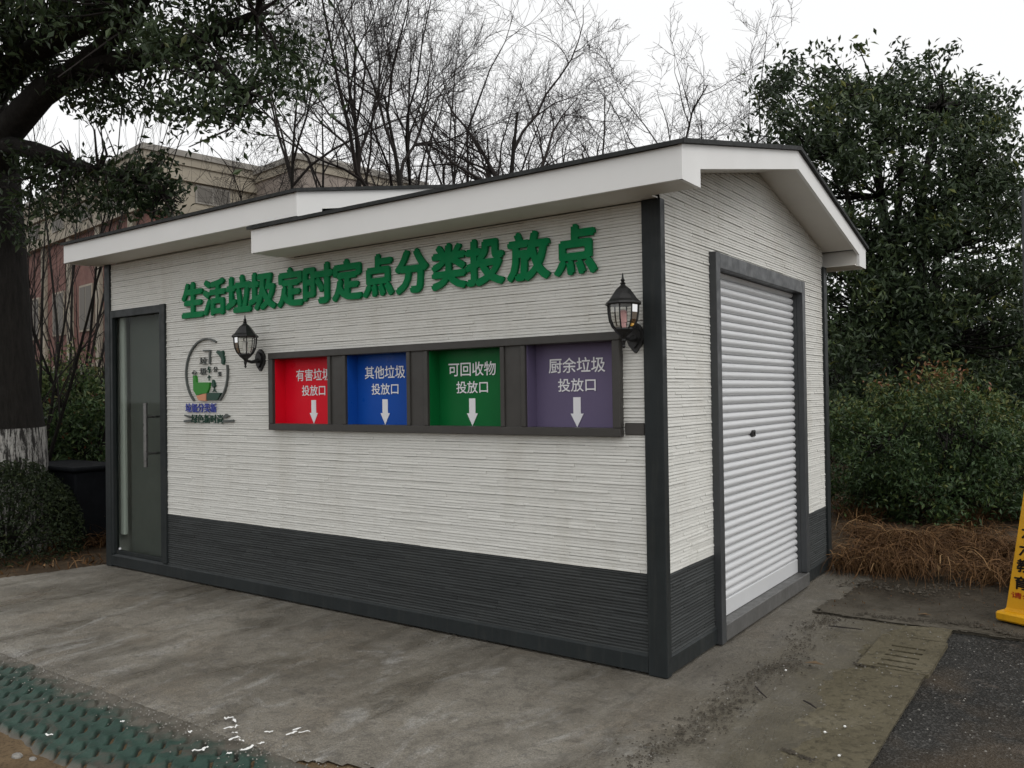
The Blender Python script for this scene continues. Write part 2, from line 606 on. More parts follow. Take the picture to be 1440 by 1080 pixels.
def slab_keep(x, y):
    return (y > 1.84 + 0.03 * wob(x, y, 1.6) + 0.012 * wob(x, y, 7)) & (x > 0.26 + 0.07 * wob(x, y, 2) + 0.03 * wob(y, x, 8) + 0.10 * (y - 1.85)) & (y < 4.4)


grid_sheet('platform', 0.1, 8.0, 1.7, 4.4, 0.018, lambda X, Y: 0.012 + 0.006 * wob(X, Y, 1.2) + 0.003 * wob(X, Y, 4), M_SLAB, slab_keep)
# lip of the platform
xs = np.linspace(0.27, 8, 160)
yl = 1.86 + 0.03 * wob(xs, 1.85 + 0 * xs, 1.6) + 0.012 * wob(xs, 1.85 + 0 * xs, 7)
V = [(x, y, z) for z in (-0.02, 0.015) for x, y in zip(xs, yl)]
b = MB()
b.add(V, [(i, i + 1, 161 + i, 160 + i) for i in range(159)])
tag(b.build('kerb', M_SLAB), kind='structure')
b = MB()
b.add([(-2.9, -6, -0.024), (1.3, -6, -0.012), (1.3, -1.35, -0.012), (-0.35, -1.50, -0.012), (-0.9, -1.72, -0.014), (-1.2, -2.0, -0.022), (-7, -2.0, -0.030), (-9, -6, -0.024)], [(0, 1, 2, 3, 4, 5, 6, 7)])
tag(b.build('terrain', M_BROWN), kind='structure')


def paver_field(X, Y):
    px, py = 0.118, 0.108
    r_ = np.floor((Y + 10) / py)
    U = (X + 20 + (r_ % 2) * px * 0.5 + 0.25 * (Y + 2)) / px
    u = U % 1 - 0.5
    v_ = ((Y + 10) / py) % 1 - 0.5
    sz = 1.0 + 0.5 * np.sin(np.floor(U) * 12.9 + r_ * 78.2)
    u2 = u + 0.20 * np.sin(v_ * 5.0) + 0.06 * wob(X, Y, 9)
    d = np.sqrt((u2 * px / (0.0155 * (0.75 + 0.25 * sz))) ** 2 + (v_ * py / (0.040 * (0.7 + 0.3 * sz))) ** 2)
    pit = np.clip((1.12 - d) / 0.28, 0, 1)
    edge = np.clip((np.abs(u) - 0.44) / 0.06, 0, 1) * 0.25
    mud = np.clip((Y + 2.00 + 0.10 * wob(X, Y, 1.9) + 0.04 * wob(Y, X, 9)) / 0.10, 0, 1)
    mud = np.maximum(mud, np.clip((-2.385 + 0.035 * wob(X, Y, 2.3) - Y) / 0.03, 0, 1))
    pit = np.maximum(pit, edge * 0) * (1 - 0.9 * mud)
    z = -0.003 - 0.030 * pit - 0.005 * edge + 0.004 * np.cos(v_ * 6.28) - 0.008 * mud + 0.003 * wob(X, Y, 3) * mud
    z = z - 0.03 * np.clip((-2.40 + 0.035 * wob(X, Y, 2.3) - Y) / 0.05, 0, 1)
    return z, pit, mud


pv = grid_sheet('paving', -5.2, -0.55, -2.62, -1.84, 0.006, lambda X, Y: paver_field(X, Y)[0], M_PAVER,
                lambda x, y: (y > -2.46 + 0.035 * wob(x, y, 2.3)) & (x < -0.80 + 0.30 * (y + 1.9) + 0.05 * wob(x, y, 2)))
_c = np.empty(len(pv.data.vertices) * 3)
pv.data.vertices.foreach_get('co', _c)
_c = _c.reshape(-1, 3)
for nm, val in zip(('pit', 'mud'), paver_field(_c[:, 0], _c[:, 1])[1:]):
    pv.data.attributes.new(nm, 'FLOAT', 'POINT').data.foreach_set('value', val.astype('f'))

# ------------------------------------------------------------------ text
def text_mesh(body, bold=0.0, extrude=0.0):
    cu = bpy.data.curves.new('txt', 'FONT')
    cu.body = body
    cu.offset = bold
    cu.extrude = extrude
    cu.resolution_u = 3
    o = bpy.data.objects.new('txt', cu)
    COL.objects.link(o)
    bpy.context.view_layer.update()
    dg = bpy.context.evaluated_depsgraph_get()
    me = bpy.data.meshes.new_from_object(o.evaluated_get(dg))
    bpy.data.objects.remove(o)
    bpy.data.curves.remove(cu)
    n = len(me.vertices)
    V = np.empty(n * 3)
    me.vertices.foreach_get('co', V)
    return me, V.reshape(-1, 3)


def place_text(name, body, x0, x1, z0, z1, y, parent, m, bold=0.0, depth=0.0, plane=None, keep_ratio=False):
    """flat or raised text fitted to a rectangle of a plane facing -Y"""
    me, V = text_mesh(body, 0.0, 0.5 if depth > 0 else 0.0)
    lo, hi = V.min(0), V.max(0)
    sx = (x1 - x0) / (hi[0] - lo[0])
    sz = (z1 - z0) / (hi[1] - lo[1])
    W = np.empty_like(V)
    W[:, 0] = x0 + (V[:, 0] - lo[0]) * sx
    W[:, 2] = z0 + (V[:, 1] - lo[1]) * sz
    W[:, 1] = y - (V[:, 2] - lo[2]) * depth
    # heavier strokes: the same outline repeated a little to each side
    faces = [list(p.vertices) for p in me.polygons]
    bpy.data.meshes.remove(me)
    sh = bold * (z1 - z0)
    mb = MB()
    for k, (dx, dz) in enumerate(((0, 0), (sh, 0), (-sh, 0), (0, sh), (0, -sh), (.7 * sh, .7 * sh), (-.7 * sh, -.7 * sh)) if bold > 0 else ((0, 0),)):
        Wk = W + np.array([dx, -0.00025 * k, dz])
        if plane is not None:
            Wk = plane(Wk)
        else:
            Wk = Wk - np.array(parent.get('_loc', (0, 0, 0)))
        mb.add(Wk, faces)
    me = bpy.data.meshes.new(name)
    me.from_pydata(np.concatenate(mb.v).tolist(), [], mb.f)
    me.update()
    return link(name, me, m, parent)


# ------------------------------------------------------------------ the waste station building
L, WD = 5.884, 3.43
H = 2.69
HL = 2.905
XS = -3.12          # where the tall left room begins
st = thing('waste_station', 'white and grey prefabricated waste sorting kiosk with four coloured drop hatches and a roller shutter',
           'kiosk', (-L / 2, WD / 2, 0))
E_R, E_L = 0.11, 0.0
ROW = 0.0185


def roof_z(y, z1, za):
    t = 1 - abs(y - WD / 2) / (WD / 2 + 0.3026)
    return z1 + (za - z1) * t


def cladding(axis, u0, u1, z0, z1, holes, top=None, sgn=1, face=0.0, ledge=False):
    """rows of split lap boards on a wall; axis 0: wall runs along X facing -Y, axis 1: along Y facing +X"""
    rng = random.Random(int(1000 * (u0 + z0) + 17))
    mb = MB()
    z = z0
    rowi = 0
    while z < z1 - 0.004:
        zt = min(z + ROW, z1)
        spans = [(u0, u1)]
        for (a, b_, c, d) in holes:
            if zt > c + 1e-4 and z < d - 1e-4:
                ns = []
                for (p, q) in spans:
                    if b_ <= p or a >= q:
                        ns.append((p, q))
                    else:
                        if a > p: ns.append((p, a))
                        if b_ < q: ns.append((b_, q))
                spans = ns
        rowt = rng.gauss(0, 0.10)
        deep = rowi % 3 == 0
        for (p, q) in spans:
            if top is not None:
                c = top(zt)
                if c is None: continue
                p, q = max(p, c[0]), min(q, c[1])
                if q - p < 0.01: continue
            u = p
            while u < q - 1e-4:
                ln = rng.uniform(0.07, 0.38)
                ue = min(q, u + ln)
                if q - ue < 0.08: ue = q
                pr = (0.0068 + rng.uniform(-0.003, 0.002)) if deep else (0.0042 + rng.uniform(-0.0022, 0.0015))
                g = 0.0009 if ue < q else 0.0
                zz0, zz1 = z + (rng.choice((0.0006, 0.0014, 0.0024)) if deep else 0.0004), zt
                # profile: bottom lip proud, tapering back upward
                pts = [(0.0, zz0), (pr, zz0 + 0.001), (pr * 0.95, zz0 + 0.35 * (zz1 - zz0)), ((0.0015 if rowi % 3 == 2 else pr * 0.55), zz1 - 0.002), (0.0, zz1)]
                if ledge:
                    pr += 0.003
                    pts = [(0.0, zz0), (pr * 0.8, zz0 + 0.0015), (pr, zz1 - 0.0095), (pr * 0.92, zz1 - 0.008), (0.0005, zz1 - 0.001)]
                V = []
                for uu in (u, ue - g):
                    for (d_, zc) in pts:
                        V.append((uu, face - d_, zc) if axis == 0 else (face + d_, uu, zc))
                fs = [(i, i + 1, 6 + i, 5 + i) for i in range(4)] + [(0, 5, 9, 4)]
                if axis == 1: fs = [f[::-1] for f in fs]
                fs += [(4, 3, 2, 1, 0), (5, 6, 7, 8, 9)]
                t = min(1, max(0, 0.55 + rowt + rng.gauss(0, 0.22)))
                mb.add(V, fs, [t] * len(fs))
                u = ue
        z = zt
        rowi += 1
    return mb


hatch_hole = (-3.385, -0.265, 1.35, 1.945)
door_hole = (-5.87, -4.87, 0.0, 2.45)
FY = 0.022      # cladding plane behind the posts


def wall_back(mb, x0, x1, z0, z1, holes, y0, y1):
    xs = sorted({x0, x1, *[h[0] for h in holes], *[h[1] for h in holes]})
    for a, b_ in zip(xs, xs[1:]):
        zs = [(z0, z1)]
        for h in holes:
            if a >= h[0] - 1e-6 and b_ <= h[1] + 1e-6:
                zs = [(z0, h[2]), (h[3], z1)] if h[2] > z0 else [(h[3], z1)]
        for c, d in zs:
            mb.box(a, b_, y0, y1, c, d)


ZD = 0.565
fw = cladding(0, -L + 0.06, XS, ZD, HL - 0.002, [hatch_hole, door_hole], face=FY)
fw2 = cladding(0, XS, -0.08, ZD, H - 0.002, [hatch_hole], face=FY)
for v_, f_ in ((fw2.v, fw2.f),):
    fw.add(np.concatenate(v_), f_, fw2.attr)
wall_f = fw.build('wall', M_SIDE, st)
core = MB()
wall_back(core, -L + 0.05, XS, 0.02, HL - 0.004, [(-5.87, -4.87, 0.0, 2.45), (hatch_hole[0], XS, hatch_hole[2], hatch_hole[3])], FY + 0.001, FY + 0.06)
wall_back(core, XS, -0.05, 0.02, H - 0.004, [(XS, hatch_hole[1], hatch_hole[2], hatch_hole[3])], FY + 0.001, FY + 0.06)
core.build('wall_core', M_DARKIN, wall_f)
cladding(0, -4.87, -0.08, E_R, ZD, [], face=FY, ledge=True).build('base_cladding', M_BASE, st)

# gable side wall
SX = -0.022
shut_hole = (0.80, 2.60, 0.0, 2.40)


def gtop(zt):
    za, z1 = 3.30 - 0.10, 2.87 - 0.10
    if zt <= 2.69: return (0, WD)
    s = (za - z1) / (WD / 2 + 0.3026)
    dy = (za - zt) / s
    if dy <= 0.02: return None
    return (max(0.0, WD / 2 - dy), min(WD, WD / 2 + dy))


gw = cladding(1, 0.04, WD - 0.05, ZD, 3.18, [shut_hole], gtop, face=SX)
wall_s = gw.build('wall', M_SIDE, st)
core = MB()
core.box(SX - 0.06, SX - 0.001, 0.10, 0.80, 0.02, 2.69)
core.box(SX - 0.06, SX - 0.001, 2.60, WD - 0.02, 0.02, 2.69)
core.box(SX - 0.06, SX - 0.001, 0.80, 2.60, 2.40, 2.69)
core.prism([(0.1, 2.69), (WD - 0.1, 2.69), (WD - 0.1, 2.80), (WD / 2, 3.19), (0.1, 2.80)], 0, SX - 0.06, SX - 0.001)
core.build('wall_core', M_DARKIN, wall_s)
bc = cladding(1, 0.04, 0.74, E_R, ZD, [], face=SX, ledge=True)
b2 = cladding(1, 2.66, WD - 0.04, E_R, ZD, [], face=SX, ledge=True)
bc.build('base_cladding', M_BASE, st)
b2.build('base_cladding', M_BASE, st)
# left, back and floor
b = MB()
b.box(-L + 0.02, -L + 0.06, 0.06, WD, 0.02, HL - 0.004)
b.prism([(0.1, HL - 0.004), (WD - 0.1, HL - 0.004), (WD - 0.1, HL + 0.09), (WD / 2, HL + 0.49), (0.1, HL + 0.09)], 0, -L + 0.02, -L + 0.06)
b.build('wall', M_SIDE, st)
b = MB()
b.box(-L + 0.06, XS, WD - 0.06, WD - 0.01, 0.02, HL - 0.004)
b.box(XS, -0.06, WD - 0.06, WD - 0.01, 0.02, H - 0.004)
b.build('wall', M_SIDE, st)
b = MB()
b.box(XS - 0.05, XS, 0.09, WD - 0.07, H - 0.2, HL - 0.006)
b.prism([(0.1, HL - 0.006), (WD - 0.1, HL - 0.006), (WD - 0.1, HL + 0.09), (WD / 2, HL + 0.49), (0.1, HL + 0.09)], 0, XS - 0.05, XS)
b.build('wall', M_SIDE, st)
b = MB()
b.box(-L + 0.07, -0.09, 0.09, WD - 0.07, 0.03, 0.09)
b.build('floor', M_DARKIN, st)

# corner posts
for x0, x1, y0, y1, zt in ((-0.118, 0.0, 0.0, 0.062, H + 0.002), (-L, -L + 0.095, 0.0, 0.062, HL + 0.002), (-0.118, 0.004, WD - 0.095, WD, H + 0.002), (-L, -L + 0.095, WD - 0.062, WD, HL + 0.002)):
    b = MB()
    b.box(x0, x1, y0, y1, 0.0, zt, 0.004)
    b.build('corner_post', M_POST, st)
# bottom rails: a face with a sloped drip lip above
for prof, ax, a0, a1 in (([(0.003, 0.013), (0.05, 0.013), (0.05, 0.122), (0.019, 0.122), (0.003, 0.104)], 0, -L + 0.096, -0.119),):
    b = MB()
    b.prism(prof, ax, a0, a1)
    recalc(b.build('bottom_rail', M_POST, st))
for a0, a1 in ((0.063, 0.79), (2.615, WD - 0.096)):
    b = MB()
    b.prism([(-0.003, 0.013), (-0.05, 0.013), (-0.05, 0.122), (-0.019, 0.122), (-0.003, 0.104)], 1, a0, a1)
    recalc(b.build('bottom_rail', M_POST, st))

# roofs -----------------------------------------------------------------
def make_roof(x0, x1, z0, z1, za, label, low_end=True):
    yo = 0.3026
    yf, yb, ym = -yo, WD + yo, WD / 2
    s = (za - z1) / (ym - yf)
    T = 0.13
    # shingle deck
    b = MB()
    e = 0.025
    b.prism([(yf - e, z1 - e * s + 0.002), (ym, za + 0.002), (yb + e, z1 - e * s + 0.002), (yb + e, z1 - e * s + 0.026), (ym, za + 0.030), (yf - e, z1 - e * s + 0.026)], 0, x0 - e, x1 + e)
    r = recalc(b.build('roof', M_SHINGLE, st))
    r['label'] = label
    # fascia boards: front and back eaves
    for ya, yb_ in ((yf, yf + 0.02), (yb - 0.02, yb)):
        b = MB()
        b.box(x0, x1, ya, yb_, z0, z1 - 0.001, 0.002)
        b.build('fascia', M_FASCIA, r)
    # rake boards with the boxed eave returns
    for xa, xb in ((x0, x0 + 0.02), (x1 - 0.02, x1)):
        out = 0.0012
        xa_, xb_ = xa - out, xb + out
        b = MB()
        rt = 0.238
        zi = z1 + rt * s - T
        poly = [(yf - out, z0), (yf + rt, z0), (yf + rt, zi), (ym, za - T), (yb - rt, zi), (yb - rt, z0), (yb + out, z0), (yb + out, z1), (ym, za), (yf - out, z1)]
        b.prism(poly, 0, xa_, xb_)
        recalc(b.build('fascia', M_FASCIA, r))
    # soffits: flat under the eaves, sloping under the gable overhang
    b = MB()
    b.box(x0 + 0.022, x1 - 0.29, yf + 0.022, 0.018, z0 + 0.003, z0 + 0.012)
    b.box(x1 - 0.29, x1 - 0.022, yf + 0.022, -0.060, z0 + 0.003, z0 + 0.012)
    b.box(x0 + 0.022, x1 - 0.022, WD - 0.008, yb - 0.022, z0 + 0.003, z0 + 0.012)
    b.prism([(0.019, z1 + (0.019 - yf) * s - T + 0.02), (ym, za - T + 0.02), (WD - 0.009, z1 + (0.019 - yf) * s - T + 0.02), (WD - 0.009, z1 + (0.019 - yf) * s - 0.03), (ym, za - 0.03), (0.019, z1 + (0.019 - yf) * s - 0.03)], 0, x0 + 0.022, x1 - 0.022)
    for xa, xb in ((x0 + 0.022, x0 + 0.03), (x1 - 0.03, x1 - 0.022)):
        pass
    recalc(b.build('soffit', M_SOFFIT, r))
    # end closing of the boxed eave at both gables
    for ya, yb_ in ((-0.070, -0.062), (WD + 0.062, WD + 0.070)):
        b = MB()
        b.box(x0 + 0.022, x1 - 0.022, ya, yb_, z0 + 0.013, z1 + 0.2 * s - T + 0.05)
        b.build('eave_board', M_SOFFIT, r)
    return r


make_roof(-3.218, 0.268, 2.690, 2.8706, 3.300, 'lower right roof section over the hatches, white fascia')
make_roof(-6.038, -2.700, 2.9046, 3.0774, 3.5015, 'higher left roof section over the glass door, white fascia')

# shutter doorway ---------------------------------------------------------
b = MB()
x0, x1 = -0.020, 0.030
b.box(x0, x1, 0.743, 0.815, 0.0 + 0.005, 2.484, 0.003)
b.box(x0, x1, 2.583, 2.662, 0.122, 2.484, 0.003)
b.box(x0, x1 - 0.001, 0.815, 2.583, 2.385, 2.483, 0.003)
b.box(-0.12, x0, 0.795, 0.815, 0.1, 2.40)
b.box(-0.12, x0, 2.583, 2.603, 0.1, 2.40)
b.box(-0.12, x0, 0.815, 2.583, 2.385, 2.40)
b.build('shutter_frame', M_SHUTFR, st)
b = MB()
b.box(-0.12, 0.032, 0.817, 2.640, 0.012, 0.116, 0.004)
b.build('door_sill', worn('sill_steel', (0.105, 0.104, 0.10), 0.45, 0.2, 6), st)
b = MB()
SXP = -0.048
zb, pit = 0.225, 0.0560
prof = []
z = zb
while z < 2.38:
    for k in range(6):
        t = k / 6
        prof.append((SXP - 0.020 + 0.023 * math.sin(math.pi * (0.08 + 0.92 * t)) ** 0.7, z + t * pit * 0.95))
    prof.append((SXP - 0.024, z + 0.965 * pit))
    z += pit
V = []
for y in (0.814, 2.584):
    for (px_, pz) in prof:
        V.append((px_, y, min(pz, 2.384)))
n_ = len(prof)
b.add(V, [(i, n_ + i, n_ + i + 1, i + 1) for i in range(n_ - 1)])
sh = recalc(b.build('roller_shutter', M_SHUTTER, st))
b = MB()
b.box(SXP - 0.02, SXP + 0.003, 0.816, 2.582, 0.118, 0.226, 0.004)
b.build('bottom_bar', M_SHUTTER, sh)
b = MB()
b.box(SXP - 0.01, SXP + 0.012, 1.545, 1.615, 1.270, 1.318, 0.006)
b.box(SXP + 0.012, SXP + 0.018, 1.575, 1.587, 1.285, 1.303)
b.build('lock', M_BLACK, sh)

# entry door ----------------------------------------------------------------
b = MB()
b.box(-L + 0.097, -L + 0.135, 0.004, 0.060, 0.123, 2.458, 0.003)
b.box(-4.945, -4.862, -0.002, 0.060, 0.123, 2.458, 0.003)
b.box(-L + 0.135, -4.945, 0.003, 0.060, 2.385, 2.456, 0.003)
df = b.build('door_frame', M_POST, st)
b = MB()
b.box(-L + 0.137, -4.947, 0.036, 0.046, 0.128, 2.384)
door = b.build('door', M_GLASS, st)
door['label'] = 'tinted glass door leaf'
b = MB()
b.box(-L + 0.137, -4.947, 0.030, 0.052, 0.1225, 0.128 + 0.03, 0.002)
b.build('door_rail', M_POST, door)
for yy in (-0.055, 0.125):
    b = MB()
    b.tubes([(-5.09, yy, 0.985), (-5.09, yy, 1.27), (-5.09, yy, 1.565)], [0.019] * 3, 10, True)
    for zz in (1.105, 1.44):
        b.tubes([(-5.09, yy, zz), (-5.09, 0.041, zz)], [0.011] * 2, 8, True)
        b.lathe([(0.0, 0), (0.02, 0), (0.02, 0.01), (0, 0.01)], (-5.09, yy, zz), 8)
    b.build('handle', M_STEEL, door)
b = MB()
b.lathe([(0.0, -0.012), (0.012, -0.008), (0.014, 0.0), (0.012, 0.008), (0.0, 0.012)], (-5.68, 0.028, 0.175), 8, cap=False)
b.build('pivot_cap', M_SHUTTER, door)
b = MB()
b.box(-5.66, -4.90, 0.135, 0.15, 0.10, 2.60)
b.build('inner_panel', M_INT, st)
b = MB()
b.box(-L + 0.10, -5.70, 0.085, 0.13, 0.29, 2.44, 0.012)
b.build('inner_jamb', M_CURT, st)

# drop hatches ------------------------------------------------------------
b = MB()
x0, x1, z0, z1 = -3.392, -0.258, 1.3439, 1.9524
yo_, yi = -0.028, 0.06
fwid = 0.05
b.box(x0, x1, yo_, yi, z0, z0 + fwid, 0.004)
b.box(x0, x1, yo_, yi, z1 - fwid, z1, 0.004)
b.box(x0, x0 + fwid, yo_ + 0.001, yi, z0 + fwid, z1 - fwid, 0.004)
b.box(x1 - fwid, x1, yo_ + 0.001, yi, z0 + fwid, z1 - fwid, 0.004)
hf = b.build('hatch_frame', M_FRAME, st)
opens = [(-3.342, -2.715), (-2.522, -1.918), (-1.725, -1.115), (-0.922, -0.308)]
for (a, c) in ((-2.715, -2.522), (-1.918, -1.725), (-1.115, -0.922)):
    b = MB()
    b.box(a, a + 0.032, yo_ + 0.006, yi, z0 + fwid, z1 - fwid, 0.004)
    b.box(c - 0.032, c, yo_ + 0.006, yi, z0 + fwid, z1 - fwid, 0.004)
    b.box(a + 0.032, c - 0.032, yo_ + 0.020, yi, z0 + fwid, z1 - fwid)
    b.build('mullion', M_FRAME, hf)
YP = 0.100
titles = ['有害垃圾', '其他垃圾', '可回收物', '厨余垃圾']
mids = [-3.0, -2.235, -1.4325, -0.6185]
cols = [('red', M_RED), ('blue', M_BLUE), ('green', M_GREEN), ('purple', M_PURPLE)]
for (a, c), tt, xm, (cn, mm) in zip(opens, titles, mids, cols):
    b = MB()
    b.box(a - 0.012, c + 0.012, YP, YP + 0.012, z0 + 0.03, z1 - 0.03)
    b.box(a - 0.012, a - 0.0005, yi + 0.0005, YP, z0 + 0.03, z1 - 0.03)
    b.box(c + 0.0005, c + 0.012, yi + 0.0005, YP, z0 + 0.03, z1 - 0.03)
    b.box(a - 0.0005, a + 0.006, yo_ + 0.03, YP - 0.001, z0 + fwid, z1 - fwid)
    p = b.build('hatch_panel', mm, st)
    p['label'] = cn + ' waste hatch panel with white lettering and arrow'
    place_text('lettering', tt, xm - 0.2, xm + 0.2, 1.726, 1.818, YP - 0.003, p, M_WHITEL, 0.012)
    place_text('lettering', '投放口', xm - 0.133, xm + 0.133, 1.610, 1.690, YP - 0.003, p, M_WHITEL, 0.012)
    b = MB()
    b.prism([(xm - 0.026, 1.575), (xm - 0.026, 1.475), (xm - 0.046, 1.475), (xm, 1.392), (xm + 0.046, 1.475), (xm + 0.026, 1.475), (xm + 0.026, 1.575)], 1, YP - 0.004, YP - 0.0005)
    recalc(b.build('arrow', M_WHITEL, p))
b = MB()
b.box(-0.246, -0.122, 0.006, 0.024, 1.355, 1.425, 0.004)
b.build('wall_plate', M_FRAME, st)

# raised green lettering ----------------------------------------------------
sg = thing('sign_lettering', 'row of thirteen raised green Chinese characters across the front wall under the eaves', 'sign', (-2.5, 0.0, 2.31))
chars = '生活垃圾定时定点分类投放点'
px_l = [257, 287, 319, 351, 392, 428, 469, 512, 558, 609, 657, 716, 782]
px_r = [285, 316, 352, 387, 425, 467, 508, 552, 601, 655, 708, 772, 838]


def wallx(px):
    k = ray(px, 400)
    return float((CAM + k * ((0.0 - CAM[1]) / k[1]))[0])


for ch, pl, pr in zip(chars, px_l, px_r):
    xa, xb = wallx(pl), wallx(pr)
    me = place_text('character', ch, xa, xb, 2.315 + (0.0 if ch != '点' else 0.004), 2.60, 0.012, sg, M_GREENL, 0.046, 0.018)

# round emblem --------------------------------------------------------------
em = thing('sign_emblem', 'round emblem of green bowl and leaves inside broken dark ring above a slogan', 'sign', (-4.25, 0.0, 1.35))
M_EM_DG = mat('emblem_dark_green', (0.010, 0.055, 0.035), 0.45)
M_EM_G = mat('emblem_green', (0.02, 0.22, 0.015), 0.45)
M_EM_O = mat('emblem_peach', (0.62, 0.27, 0.15), 0.5)
M_EM_B = mat('emblem_blue', (0.055, 0.075, 0.36), 0.45)
M_EM_K = mat('emblem_grey', (0.085, 0.095, 0.09), 0.45)
ex, ez, er = -4.25, 1.815, 0.30
YE = 0.013


def wx(px, py=520):
    k = ray(px, py)
    p = CAM + k * ((0.0 - CAM[1]) / k[1])
    return float(p[0]), float(p[2])


def flat(name, pts, m, d=0.016):
    b = MB()
    b.prism(pts, 1, YE - d, YE + 0.006)
    return recalc(b.build(name, m, em))


def arc(a0, a1, r0, r1, n=40):
    o = [(ex + r1 * math.cos(a0 + (a1 - a0) * i / n), ez + r1 * math.sin(a0 + (a1 - a0) * i / n)) for i in range(n + 1)]
    q = [(ex + r0 * math.cos(a0 + (a1 - a0) * i / n), ez + r0 * math.sin(a0 + (a1 - a0) * i / n)) for i in range(n + 1)]
    b = MB()
    V = []
    for y in (YE - 0.016, YE + 0.004):
        V += [(x, y, z) for x, z in o] + [(x, y, z) for x, z in q]
    k = n + 1
    fs = []
    for i in range(n):
        fs += [(i, i + 1, k + i + 1, k + i), (2 * k + i, 3 * k + i, 3 * k + i + 1, 2 * k + i + 1), (i, 2 * k + i, 2 * k + i + 1, i + 1), (k + i, k + i + 1, 3 * k + i + 1, 3 * k + i)]
    fs += [(0, k, 3 * k, 2 * k), (n, 2 * k + n, 3 * k + n, k + n)]
    b.add(V, fs)
    return recalc(b.build('ring', M_EM_K, em))


arc(R(62), R(232), 0.289, 0.301)
arc(R(-52), R(12), 0.289, 0.301, 20)


def Z(cx, cy):      # emblem crop pixel -> wall point
    return wx(255 + cx * 70 / 822, 478 + cy * 92 / 1080)


flat('bowl', [Z(195, 585), Z(235, 590), Z(250, 700), Z(468, 700), Z(455, 800), Z(420, 880), Z(330, 890), Z(250, 915), Z(200, 830)], M_EM_G)
flat('hand', [Z(250, 925), Z(330, 900), Z(408, 885), Z(408, 1005), Z(290, 1000)], M_EM_O)
flat('block', [Z(420, 872), Z(650, 872), Z(625, 935), Z(585, 995), Z(420, 995)], M_EM_DG)
flat('leaf', [Z(570, 200), Z(600, 175), Z(640, 195), Z(680, 175), Z(690, 250), Z(705, 330), Z(690, 410), Z(665, 390), Z(660, 310), Z(620, 250)], M_EM_DG)
flat('leaf', [Z(515, 655), Z(545, 700), Z(550, 760), Z(525, 790), Z(500, 740)], M_EM_DG)
flat('stem', [Z(448, 190), Z(468, 190), Z(468, 400), Z(448, 400)], M_EM_K, 0.012)
flat('stem', [Z(350, 165), Z(470, 160), Z(470, 180), Z(350, 190)], M_EM_K, 0.012)
for ch, (u0, v0, u1, v1), m in (('垃', (290, 285, 410, 405), M_EM_K), ('圾', (295, 460, 400, 580), M_EM_K), ('分', (520, 440, 580, 530), M_EM_K), ('类', (590, 525, 645, 600), M_EM_K),
                                ('车', (418, 435, 475, 550), M_EM_DG), ('个', (420, 580, 470, 672), M_EM_DG), ('人', (495, 790, 570, 865), M_EM_DG), ('心', (165, 495, 240, 575), M_EM_K)):
    a, c = Z(u0, v1), Z(u1, v0)
    place_text('glyph', ch, a[0], c[0], a[1], c[1], YE, em, m, 0.0, 0.010)
a, c = wx(260, 580), wx(303, 567)
place_text('slogan', '垃圾分类新', a[0], c[0], a[1], c[1], YE, em, M_EM_B, 0.0, 0.010)
a, c = wx(268, 595), wx(312, 583)
place_text('slogan', '绿色新时尚', a[0], c[0], a[1], c[1], YE, em, M_EM_DG, 0.0, 0.010)
for pts in ([(258, 591), (268, 590), (268, 593), (258, 594)], [(312, 591), (327, 590), (328, 593), (312, 594)], [(259, 583), (268, 586), (266, 588), (259, 585)], [(312, 587), (317, 582), (322, 585), (316, 588)]):
    flat('flourish', [wx(*p) for p in pts], M_EM_K, 0.012)


